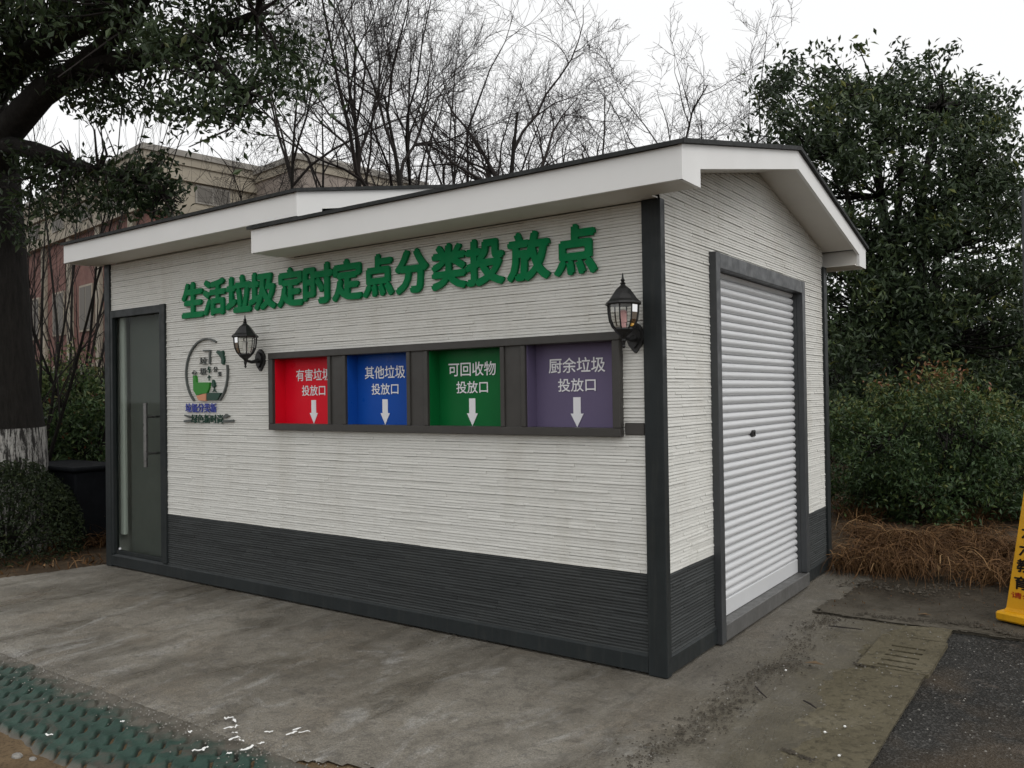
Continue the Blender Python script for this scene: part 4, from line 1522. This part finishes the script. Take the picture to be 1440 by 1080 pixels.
# darker evergreens behind
for i, (px, D, wpx, ytop, lab) in enumerate(((1400, 15.5, 110, 400, 'dark evergreen tree low behind the red-tipped shrub at the right edge'), (1205, 16.5, 120, 430, 'dark evergreen tree behind the kiosk back corner'), (1310, 17.5, 120, 440, 'dark evergreen tree straight behind the red-tipped shrub'), (1120, 19.0, 110, 210, 'dark evergreen crown peeping over the right roof end'))):
    rng = np.random.default_rng(40 + i)
    gb = np.array(ground_at(px, D))
    top = at(px, ytop, D)
    H_ = top[2]
    wr = wpx / F_PX * D / 1.6
    cl = []
    while len(cl) < 75:
        q = rng.uniform(-1, 1, 3)
        if np.linalg.norm(q) > 1: continue
        cl.append((gb + np.array([q[0] * wr * 1.15, q[1] * wr, H_ * (0.52 + 0.46 * q[2])]), rng.uniform(0.3, 0.5)))
    leafy('dark_evergreen', lab, 'tree', gb, [([gb, gb + np.array([.05, 0, H_ * .4]), gb + np.array([0, .05, H_ * .85])], [.12, .09, .03])], cl, 0.12, 85, LM_DARK, rng, 'dark evergreens on the right', 0.4)


# red tipped shrubs on the right
def dome(base, rx, ry, z0, z1, n, rng, r0=0.12, r1=0.22, power=0.8):
    out = []
    while len(out) < n:
        q = rng.uniform(-1, 1, 3)
        q[2] = rng.uniform(0, 1)
        d = math.sqrt(q[0] ** 2 + q[1] ** 2 + (q[2] ** 2))
        if d > 1 or d < 0.35: continue
        wq = 0.82 + 0.27 * min(1.0, q[2] * 2.0)
        out.append((np.array([base[0] + q[0] * rx * wq, base[1] + q[1] * ry * wq, z0 + (z1 - z0) * q[2]]), rng.uniform(r0, r1)))
    return out


for i, (px, D, rpx, z0, z1, nn, nl, lab) in enumerate(((1302, 9.3, 152, 0.22, 1.82, 250, 105, 'rounded green shrub with red-brown young leaves on top, right of the kiosk'),
                                                       (1452, 10.6, 95, 0.30, 1.50, 90, 85, 'yellow-green shrub at the right edge behind the yellow sign'))):
    rng = np.random.default_rng(60 + i)
    gb = np.array(ground_at(px, D))
    rx = rpx / F_PX * D
    cl = dome(gb, rx, rx * 0.85, z0, z1, nn, rng)
    stems = []
    for k in range(9):
        a = rng.uniform(0, 6.28)
        e = gb + np.array([math.cos(a) * rx * .5, math.sin(a) * rx * .5, z1 * .6])
        stems.append(([gb + np.array([.06 * math.cos(a), .06 * math.sin(a), 0]), gb * .5 + e * .5 + np.array([0, 0, -.1]), e], [.03, .022, .012]))

    def tf(q, z1=z1, i=i, rng=rng):
        h = q[:, 2] / z1
        t = np.clip(rng.normal(0.40, 0.15, len(q)) + 0.26 * np.clip((h - 0.55) / 0.35, 0, 1), 0, 0.80)
        red = rng.random(len(q)) < np.clip((h - 0.84) * 3.6, 0, 0.5)
        if i == 0:
            t = np.where(red, rng.uniform(0.8, 1.0, len(q)), t)
        else:
            t = np.clip(t + 0.18, 0, 0.8)
        return t
    leafy('red_tip_shrub' if i == 0 else 'green_shrub', lab, 'shrub', gb, stems, cl, 0.062, nl, LM_SHR, rng, None, 0.42, tf, 0.8, 0.9, 0.012)

# shrubs on the left between trunk and kiosk
for i, (px, D, rpx, z0, z1, nn, lab) in enumerate(((98, 11.5, 95, 0.3, 2.35, 150, 'leafy green shrub between the whitewashed trunk and the kiosk'), (-60, 13.0, 120, 0.3, 2.2, 100, 'green shrub mostly hidden behind the whitewashed trunk'), (150, 14.5, 110, .2, 2.4, 110, 'green shrub behind the left kiosk corner'))):
    rng = np.random.default_rng(70 + i)
    gb = np.array(ground_at(px, D))
    rx = rpx / F_PX * D
    cl = dome(gb, rx, rx, z0, z1, nn, rng, 0.14, 0.26)

    def tf2(q, z1=z1, rng=rng):
        t = np.clip(rng.normal(0.36, 0.18, len(q)) + 0.34 * np.clip((q[:, 2] / z1 - 0.5) / 0.4, 0, 1), 0, 0.85)
        return np.where(rng.random(len(q)) < 0.02, 1.0, t)
    leafy('green_shrub', lab, 'shrub', gb, [([gb, gb + np.array([.1, 0, .8]), gb + np.array([0, .1, 1.5])], [.05, .04, .02])], cl, 0.085, 75, LM_SHL, rng, 'green shrubs left of the kiosk', 0.42, tf2, 0.8, 0.9, 0.012)

# clipped dome bush in front of the trunk
rng = np.random.default_rng(80)
gb = np.array(ground_at(8, 8.9))
nb = 15000
q = nrm(rng.normal(size=(nb, 3))) * (rng.uniform(0.80, 1.03, (nb, 1)))
q[:, 2] = np.abs(q[:, 2]) ** 0.8
q = gb + q * np.array([0.78, 0.74, 1.0]) * (1 + 0.05 * wob(q[:, :1] * 2, q[:, 1:2] * 2 + q[:, 2:] * 2, 1.5))
bush = thing('clipped_bush', 'low dark clipped dome bush in front of the whitewashed trunk', 'bush', tuple(gb))
b = MB()
st_, sr_ = [], []
for k in range(26):
    e = q[rng.integers(0, nb)]
    st_.append(np.stack([gb, gb * .6 + e * .4 + np.array([0, 0, .05]), e]))
    sr_.append([.016, .011, .004])
b.tubes(np.stack(st_), np.array(sr_), 5)
b.build('stems', M_BARK, bush)
lf = MB()
leaves(lf, q, 0.042, rng, 0.5, 0.0, None, 0.5)
lf.build('foliage', LM_BOX, bush)

# distant hedges closing the view to left and right
for i, (p0, p1, D0, D1, h, lab) in enumerate(((-420, 210, 19, 24, 2.6, 'dark hedge far behind the trunk on the left'), (1090, 1720, 21, 19, 3.0, 'dark hedge far behind the shrubs on the right'))):
    rng = np.random.default_rng(90 + i)
    A, B = np.array(ground_at(p0, D0)), np.array(ground_at(p1, D1))
    n_ = 12000
    t = rng.random(n_)
    q = A + (B - A) * t[:, None] + rng.normal(size=(n_, 3)) * np.array([.5, .5, 0])
    q[:, 2] = rng.random(n_) ** 0.8 * h * (0.85 + 0.2 * wob(t * 14, t * 9))
    lf = MB()
    leaves(lf, q, 0.24, rng, 0.55, 0.1)
    hd = thing('hedge', lab, 'hedge', tuple(float(c) for c in (A + B) / 2))
    lf.build('foliage', LM_DARK, hd)
    b = MB()
    P = [A + (B - A) * s for s in np.linspace(0.02, 0.98, 24)]
    b.tubes(np.stack([np.stack([p, p + np.array([0, 0, h * .4]), p + np.array([.1, .1, h * .8])]) for p in P]), np.array([[.05, .04, .02]] * 24), 5)
    b.build('stems', M_BARK, hd)


# --- dry grass -------------------------------------------------------------------
def blades(mb, root, rng, L0, L1, lean, width=0.006, seg=5, out=None):
    n = len(root)
    a = rng.uniform(0, 2 * np.pi, n)
    hd = np.stack([np.cos(a), np.sin(a)], -1)
    if out is not None:
        hd = nrm(hd * 0.8 + out)
    ln = rng.uniform(L0, L1, n)
    el = rng.uniform(0.7, 1.35, n)
    bend = rng.uniform(lean[0], lean[1], n)
    pts = [root]
    p = root.copy()
    for k in range(seg):
        e = el - bend * (k + 0.5) / seg
        step = ln / seg
        hd2 = hd + rng.normal(size=hd.shape) * 0.06
        p = p + np.stack([hd2[:, 0] * np.cos(e) * step, hd2[:, 1] * np.cos(e) * step, np.sin(e) * step], -1)
        p[:, 2] = np.maximum(p[:, 2], 0.012)
        pts.append(p.copy())
    P = np.stack(pts, 1)
    side = np.stack([-hd[:, 1], hd[:, 0], np.zeros(n)], -1) + rng.normal(size=(n, 3)) * 0.35
    side = nrm(side)
    w_ = width * rng.uniform(0.5, 1.3, n)[:, None, None] * np.linspace(1, 0.25, seg + 1)[None, :, None]
    Lf = P + side[:, None] * w_
    Rt = P - side[:, None] * w_
    V = np.stack([Lf, Rt], 2).reshape(-1, 3)
    base = (np.arange(n) * (seg + 1) * 2)[:, None] + (np.arange(seg) * 2)[None]
    Fq = np.stack([base, base + 1, base + 3, base + 2], -1).reshape(-1, 4)
    tint = np.clip(rng.normal(0.45, 0.22, n), 0, 1)
    mb.add(V, Fq.tolist(), np.repeat(tint, seg))


M_HAY = leaf_mat('dry_grass', [(0.0, (0.040, 0.020, 0.010)), (0.4, (0.10, 0.053, 0.024)), (0.75, (0.19, 0.105, 0.046)), (1.0, (0.34, 0.22, 0.11))], 0.8, 0.15, 0.15)


def bank_z(x, y, base):
    return base


rng = np.random.default_rng(31)
# soil bank under the dry grass to the right
bz = grid_sheet('soil', -3.5, 9.0, 3.0, 16.0, 0.12, lambda X, Y: -0.05 + 0.20 * np.clip((Y - 3.3 - 0.15 * X * 0 + 0.1 * wob(X, Y)) / 0.9, 0, 1) + 0.03 * wob(X, Y, 1.3), M_SOIL,
                lambda x, y: (x > 0.02) | (y > 3.7))


def bank_h(x, y):
    return -0.05 + 0.20 * np.clip((y - 3.3 + 0.1 * wob(x, y)) / 0.9, 0, 1) + 0.03 * wob(x, y, 1.3)


hay = MB()
for k in range(70):
    x, y = rng.uniform(0.05, 4.2), rng.uniform(3.55, 4.7)
    nb = 120
    r_ = rng.normal(size=(nb, 2)) * 0.09
    root = np.stack([x + r_[:, 0], y + r_[:, 1], bank_h(x + r_[:, 0], y + r_[:, 1])], -1)
    blades(hay, root, rng, 0.22, 0.62, (1.8, 3.4), 0.0048, 6, np.array([rng.normal(0, 0.6), -0.7]))
for k in range(48):
    x, y = rng.uniform(-0.3, 6.2), rng.uniform(4.6, 7.0)
    nb = 50
    r_ = rng.normal(size=(nb, 2)) * 0.12
    root = np.stack([x + r_[:, 0], y + r_[:, 1], bank_h(x + r_[:, 0], y + r_[:, 1])], -1)
    blades(hay, root, rng, 0.2, 0.5, (1.0, 2.8), 0.005, 5, np.array([rng.normal(0, 0.5), -0.3]))
for px, py, L_ in ((1385, 735, .62), (1405, 730, .6), (1425, 733, .55), (1365, 742, .45), (1192, 728, .55), (1208, 735, .45), (1440, 735, .6)):
    c = gnd(px, py, 0.12)
    nb = 110
    r_ = rng.normal(size=(nb, 2)) * 0.10
    root = np.stack([c[0] + r_[:, 0], c[1] + r_[:, 1], bank_h(c[0] + r_[:, 0], c[1] + r_[:, 1])], -1)
    blades(hay, root, rng, L_ * 0.6, L_ * 1.1, (0.3, 2.2), 0.0045, 6)
n_ = 1500   # fallen straw at the foot
x, y = rng.uniform(0.05, 4.5, n_), 3.25 + np.abs(rng.normal(0, 0.22, n_))
blades(hay, np.stack([x, y, 0.045 + 0.1 * rng.random(n_) + np.maximum(0, bank_h(x, y))], -1), rng, 0.15, 0.5, (1.8, 3.2), 0.005, 4, np.array([0, -0.3]))
tag(hay.build('dry_grass', M_HAY), 'bank of drooping dry brown grass behind the damp slab', 'grass', None, 'stuff')
hay2 = MB()
for k in range(28):
    c = gnd(rng.uniform(96, 150), rng.uniform(712, 775))
    nb = 50
    r_ = rng.normal(size=(nb, 2)) * 0.14
    root = np.stack([c[0] - 0.25 + r_[:, 0], c[1] + 0.15 + r_[:, 1], np.full(nb, -0.05)], -1)
    blades(hay2, root, rng, 0.2, 0.55, (1.0, 2.8), 0.006, 5, np.array([0.3, -0.5]))
n_ = 1800
x, y = rng.uniform(-12, -5.9, n_), rng.uniform(-3.0, 3.0, n_)
k_ = x < -6.15 + 0.28 * y
x, y = x[k_], y[k_]
blades(hay2, np.stack([x, y, np.full(len(x), -0.05)], -1), rng, 0.08, 0.25, (1.5, 3.0), 0.006, 3)
tag(hay2.build('dry_grass', M_HAY), 'dry brown grass and straw on the soil beside the left kiosk corner', 'grass', None, 'stuff')
# leaf litter over the soil on both sides
lit = MB()
n_ = 5000
x, y = rng.uniform(-16, -5.8, n_), rng.uniform(-4.0, 9.0, n_)
k_ = x < -6.2 + 0.28 * np.minimum(y, 0) * 1.0
x, y = x[k_], y[k_]
leaves(lit, np.stack([x, y, np.full(len(x), -0.045) + 0.01 * rng.random(len(x))], -1), 0.07, rng, 0.5, 0.0, None, 6.0)
n_ = 500
x, y = rng.uniform(0.3, 5.0, n_), rng.uniform(1.95, 3.5, n_)
leaves(lit, np.stack([x, y, 0.030 + 0.004 * rng.random(n_)], -1), 0.022, rng, 0.4, 0.0, None, 6.0)
tag(lit.build('leaf_litter', M_HAY), 'scattered dead leaves on the soil and the damp slab', 'leaf litter', None, 'stuff')

# grit crumbs on the apron edge and along the pavers
M_GRIT = worn('grit', (0.22, 0.21, 0.19), 0.9, 0.4, 40)
gr = MB()
n_ = 1300
x = rng.uniform(-5.5, -0.4, n_)
y = -1.86 + rng.normal(0, 0.10, n_)
x2 = rng.uniform(0.25, 1.15, 350); y2 = rng.uniform(-1.3, 1.8, 350)
x3 = rng.uniform(1.2, 2.6, 500); y3 = rng.uniform(-1.5, 1.75, 500)
for xx, yy in zip(np.concatenate([x, x2, x3]), np.concatenate([y, y2, y3])):
    s = rng.uniform(0.002, 0.006) * (1.5 if rng.random() < 0.08 else 1)
    z = 0.002 if xx < 0.3 else (0.014 if xx < 1.17 else 0.0)
    gr.add([(xx - s, yy, z), (xx, yy - s * .8, z), (xx + s, yy, z), (xx, yy + s, z), (xx + s * .1, yy, z + s)], [(0, 1, 4), (1, 2, 4), (2, 3, 4), (3, 0, 4)])
tag(gr.build('grit', M_GRIT), 'pale grit crumbs scattered over the concrete and asphalt', 'grit', None, 'stuff')

M_DIRT = worn('dark_dirt', (0.062, 0.053, 0.040), 0.95, 0.4, 30)
cb = MB()
for pl, n_, wd, sm in (([(880, 1078), (955, 1045), (1005, 1012), (1035, 978), (1085, 942), (1115, 936), (1140, 884), (1165, 868)], 1500, 0.06, 0.0045), ([(1101, 1055), (1160, 1078)], 160, 0.008, 0.004), ([(1206, 983), (1256, 992)], 150, 0.008, 0.004),
                       ([(1200, 868), (1290, 876), (1380, 884), (1438, 900)], 500, 0.03, 0.006), ([(1205, 936), (1310, 950)], 220, 0.010, 0.004), ([(1205, 936), (1255, 900)], 160, 0.010, 0.004), ([(600, 905), (720, 880)], 60, 0.05, 0.004), ([(1175, 818), (1300, 838), (1400, 806)], 500, 0.08, 0.007)):
    P = np.array([gnd(*p) for p in pl])
    t = rng.uniform(0, len(P) - 1.001, n_)
    i_ = t.astype(int)
    q = P[i_] + (P[i_ + 1] - P[i_]) * (t - i_)[:, None]
    q[:, :2] += rng.normal(size=(n_, 2)) * wd * (0.5 + rng.random((n_, 1))) + 0.05 * np.stack([wob(q[:, 0], q[:, 1], 3), wob(q[:, 1], q[:, 0], 3)], -1) * (wd > 0.03)
    for xx, yy, _z in q:
        s = abs(rng.normal(0, 1)) * sm * 0.7 + 0.0015
        z = (0.024 if yy > 1.87 and xx > 0.3 else 0.008) if xx < 1.17 or yy > 1.87 else -0.006
        a_ = rng.uniform(0, 6.28)
        c_, s_ = math.cos(a_) * s, math.sin(a_) * s
        cb.add([(xx - c_ * 1.6, yy - s_ * 1.6, z - .003), (xx + s_, yy - c_, z - .003), (xx + c_ * 1.4, yy + s_ * 1.4, z - .003), (xx - s_, yy + c_, z - .003), (xx, yy, z + s * 0.7)], [(0, 1, 4), (1, 2, 4), (2, 3, 4), (3, 0, 4)])
tag(cb.build('soil_crumbs', M_DIRT), 'dark crumbs of dirt along the ragged paving edge and joints', 'dirt', None, 'stuff')
for px, py, s, lab in ((24, 1064, .026, 'larger pale stone on the brown soil at the edge of the green pavers'), (46, 1068, .018, 'smaller pale stone on the brown soil at the edge of the green pavers')):
    p = gnd(px, py, -0.02)
    b = MB()
    b.lathe([(s * .5, -s * .3), (s, 0), (s * .95, s * .35), (s * .6, s * .62), (s * .1, s * .7)], (0, 0, 0), 7)
    o = tag(b.build('stone', M_GRIT, loc=(0, 0, 0)), lab, 'stone')
    o.location = tuple(float(c) for c in p)
    o.scale = (1.25, 0.85, 0.8)

# ------------------------------------------------------------------ behind: bin, pole, far building
p = at(108, 668, 9.8)
bn = thing('dark_box', 'low dark metal box in the shade between the bush and the kiosk', 'box', (float(p[0]), float(p[1]), -0.06), 0)
M_BIN = worn('dark_blue_metal', (0.007, 0.008, 0.010), 0.8, 0.2, 5)
M_BIN.node_tree.nodes['Principled BSDF'].inputs['Specular IOR Level'].default_value = 0.1
b = MB()
b.box(p[0] - 0.75, p[0] + 0.55, p[1] - 0.3, p[1] + 0.3, -0.06, 0.80, 0.02)
b.build('body', M_BIN, bn)
b = MB()
b.box(p[0] - 0.79, p[0] + 0.59, p[1] - 0.34, p[1] + 0.34, 0.80, 0.85, 0.015)
b.build('lid', M_BIN, bn)
p = at(1449, 560, 10.5)
b = MB()
pc = (float(p[0]), float(p[1]), 0.2)
b.lathe([(0.085, -0.3), (0.085, 0.10), (0.07, 0.12), (0.062, 1.0), (0.055, 3.2), (0.05, 3.9), (0.02, 3.92)], pc, 12)
tag(b.build('grey_pole', worn('pole_grey', (0.10, 0.105, 0.11), 0.6, 0.2, 4), smooth=False, loc=pc), 'slim grey pole at the right edge behind the shrubs', 'pole')

# far building: two wings, beige above and brick red below; distance haze is lightened into these colours
M_BEIGE = worn('beige_render', (0.33, 0.295, 0.235), 0.85, 0.12, 0.6)
M_BRICK = worn('red_brick', (0.17, 0.085, 0.07), 0.85, 0.2, 2.5)
M_TILE = worn('grey_roof_tile', (0.26, 0.245, 0.22), 0.8, 0.2, 3)
M_BROWN_W = worn('brown_render', (0.27, 0.23, 0.20), 0.85, 0.15, 0.8)
M_PANE = mat('far_window', (0.15, 0.14, 0.125), 0.7, 0, 0.2)


def hdir(px):
    d = ray(px, 565).copy()
    d[2] = 0
    return d / np.linalg.norm(d)


e1, e2 = hdir(-510), hdir(1790)
e2 = e2 - e1 * (e1 @ e2)
e2 /= np.linalg.norm(e2)


def wing(name, label, corner_px, corner_py, D, len1, len2, split, wall_m):
    c = at(corner_px, corner_py, D)
    ht = float(c[2])
    o = np.array([c[0], c[1], 0.0])
    t = thing(name, label, 'building', tuple(float(v) for v in o), 0, 'wings of the far building')

    def obox(mb, a0, a1, b0, b1, z0, z1):
        V = [o + e1 * a + e2 * b_ + np.array([0, 0, z]) for z in (z0, z1) for b_ in (b0, b1) for a in (a0, a1)]
        mb.add(V, [(0, 2, 3, 1), (4, 5, 7, 6), (0, 1, 5, 4), (2, 6, 7, 3), (0, 4, 6, 2), (1, 3, 7, 5)])
    b = MB(); obox(b, 0, len1, 0, len2, -0.06, split); recalc(b.build('wall', M_BRICK, t))
    b = MB(); obox(b, -.05, len1 + .05, -.05, len2 + .05, split, ht - 0.5); recalc(b.build('wall', wall_m, t))
    b = MB()
    obox(b, -.25, len1 + .25, -.25, len2 + .25, split - 0.15, split + 0.18)
    obox(b, -.2, len1 + .2, -.2, len2 + .2, split + 1.1, split + 1.3)
    obox(b, -.12, len1 + .12, -.12, len2 + .12, ht - 0.62, ht - 0.32)
    recalc(b.build('cornice', M_BEIGE, t))
    b = MB()
    V = [o + e1 * a + e2 * b_ + np.array([0, 0, z]) for (a, b_, z) in ((-.2, -.2, ht - .32), (len1 + .2, -.2, ht - .32), (len1 + .2, len2 + .2, ht - .32), (-.2, len2 + .2, ht - .32),
                                                                     (-.2, -.2, ht - .1), (len1 + .2, -.2, ht - .1), (len1 + .2, len2 + .2, ht - .1), (-.2, len2 + .2, ht - .1),
                                                                     (len1 * .4, len2 * .5, ht + 1.0), (len1 * .6, len2 * .5, ht + 1.0))]
    b.add(V, [(3, 2, 1, 0), (0, 1, 5, 4), (1, 2, 6, 5), (2, 3, 7, 6), (3, 0, 4, 7), (4, 5, 9, 8), (5, 6, 9), (6, 7, 8, 9), (7, 4, 8)])
    recalc(b.build('roof', M_TILE, t))
    # pilasters and windows along both visible faces
    for face in (0, 1):
        ln = len1 if face == 0 else len2
        k = 0.9
        while k < ln - 1.2:
            b = MB()
            (obox(b, k, k + 0.45, -.14, 0.05, 0, split - .16) if face == 0 else obox(b, -.14, 0.05, k, k + 0.45, 0, split - .16))
            recalc(b.build('pilaster', M_BEIGE, t))
            for z in (1.2, 4.4, split + 0.35 if split + 2.2 < ht else 6.2):
                up_ = z > split
                b = MB()
                h_ = 0.7 if up_ else 1.9
                (obox(b, k + .9, k + 2.3, -.10, 0.05, z, z + h_) if face == 0 else obox(b, -.10, 0.05, k + .9, k + 2.3, z, z + h_))
                wn = recalc(b.build('window', M_BEIGE if not up_ else M_TILE, t))
                b = MB()
                for q0, q1 in ((.98, 1.56), (1.64, 2.22)):
                    (obox(b, k + q0, k + q1, -.115, -.101, z + .08, z + h_ - .08) if face == 0 else obox(b, -.115, -.101, k + q0, k + q1, z + .08, z + h_ - .08))
                recalc(b.build('pane', M_PANE, wn))
            k += 3.2
    return t


wing('brick_building', 'beige and red brick building wing nearest the evergreen trunk, far behind the kiosk', 205, 199, 30.0, 22.0, 9.0, 8.6, M_BEIGE)
wing('brick_building', 'brown building wing with grey tiled roof, right of the beige wing behind the bare trees', 420, 214, 31.0, 7.0, 6.0, 7.6, M_BROWN_W)

for o in list(bpy.data.objects):
    if '_loc' in o:
        del o['_loc']
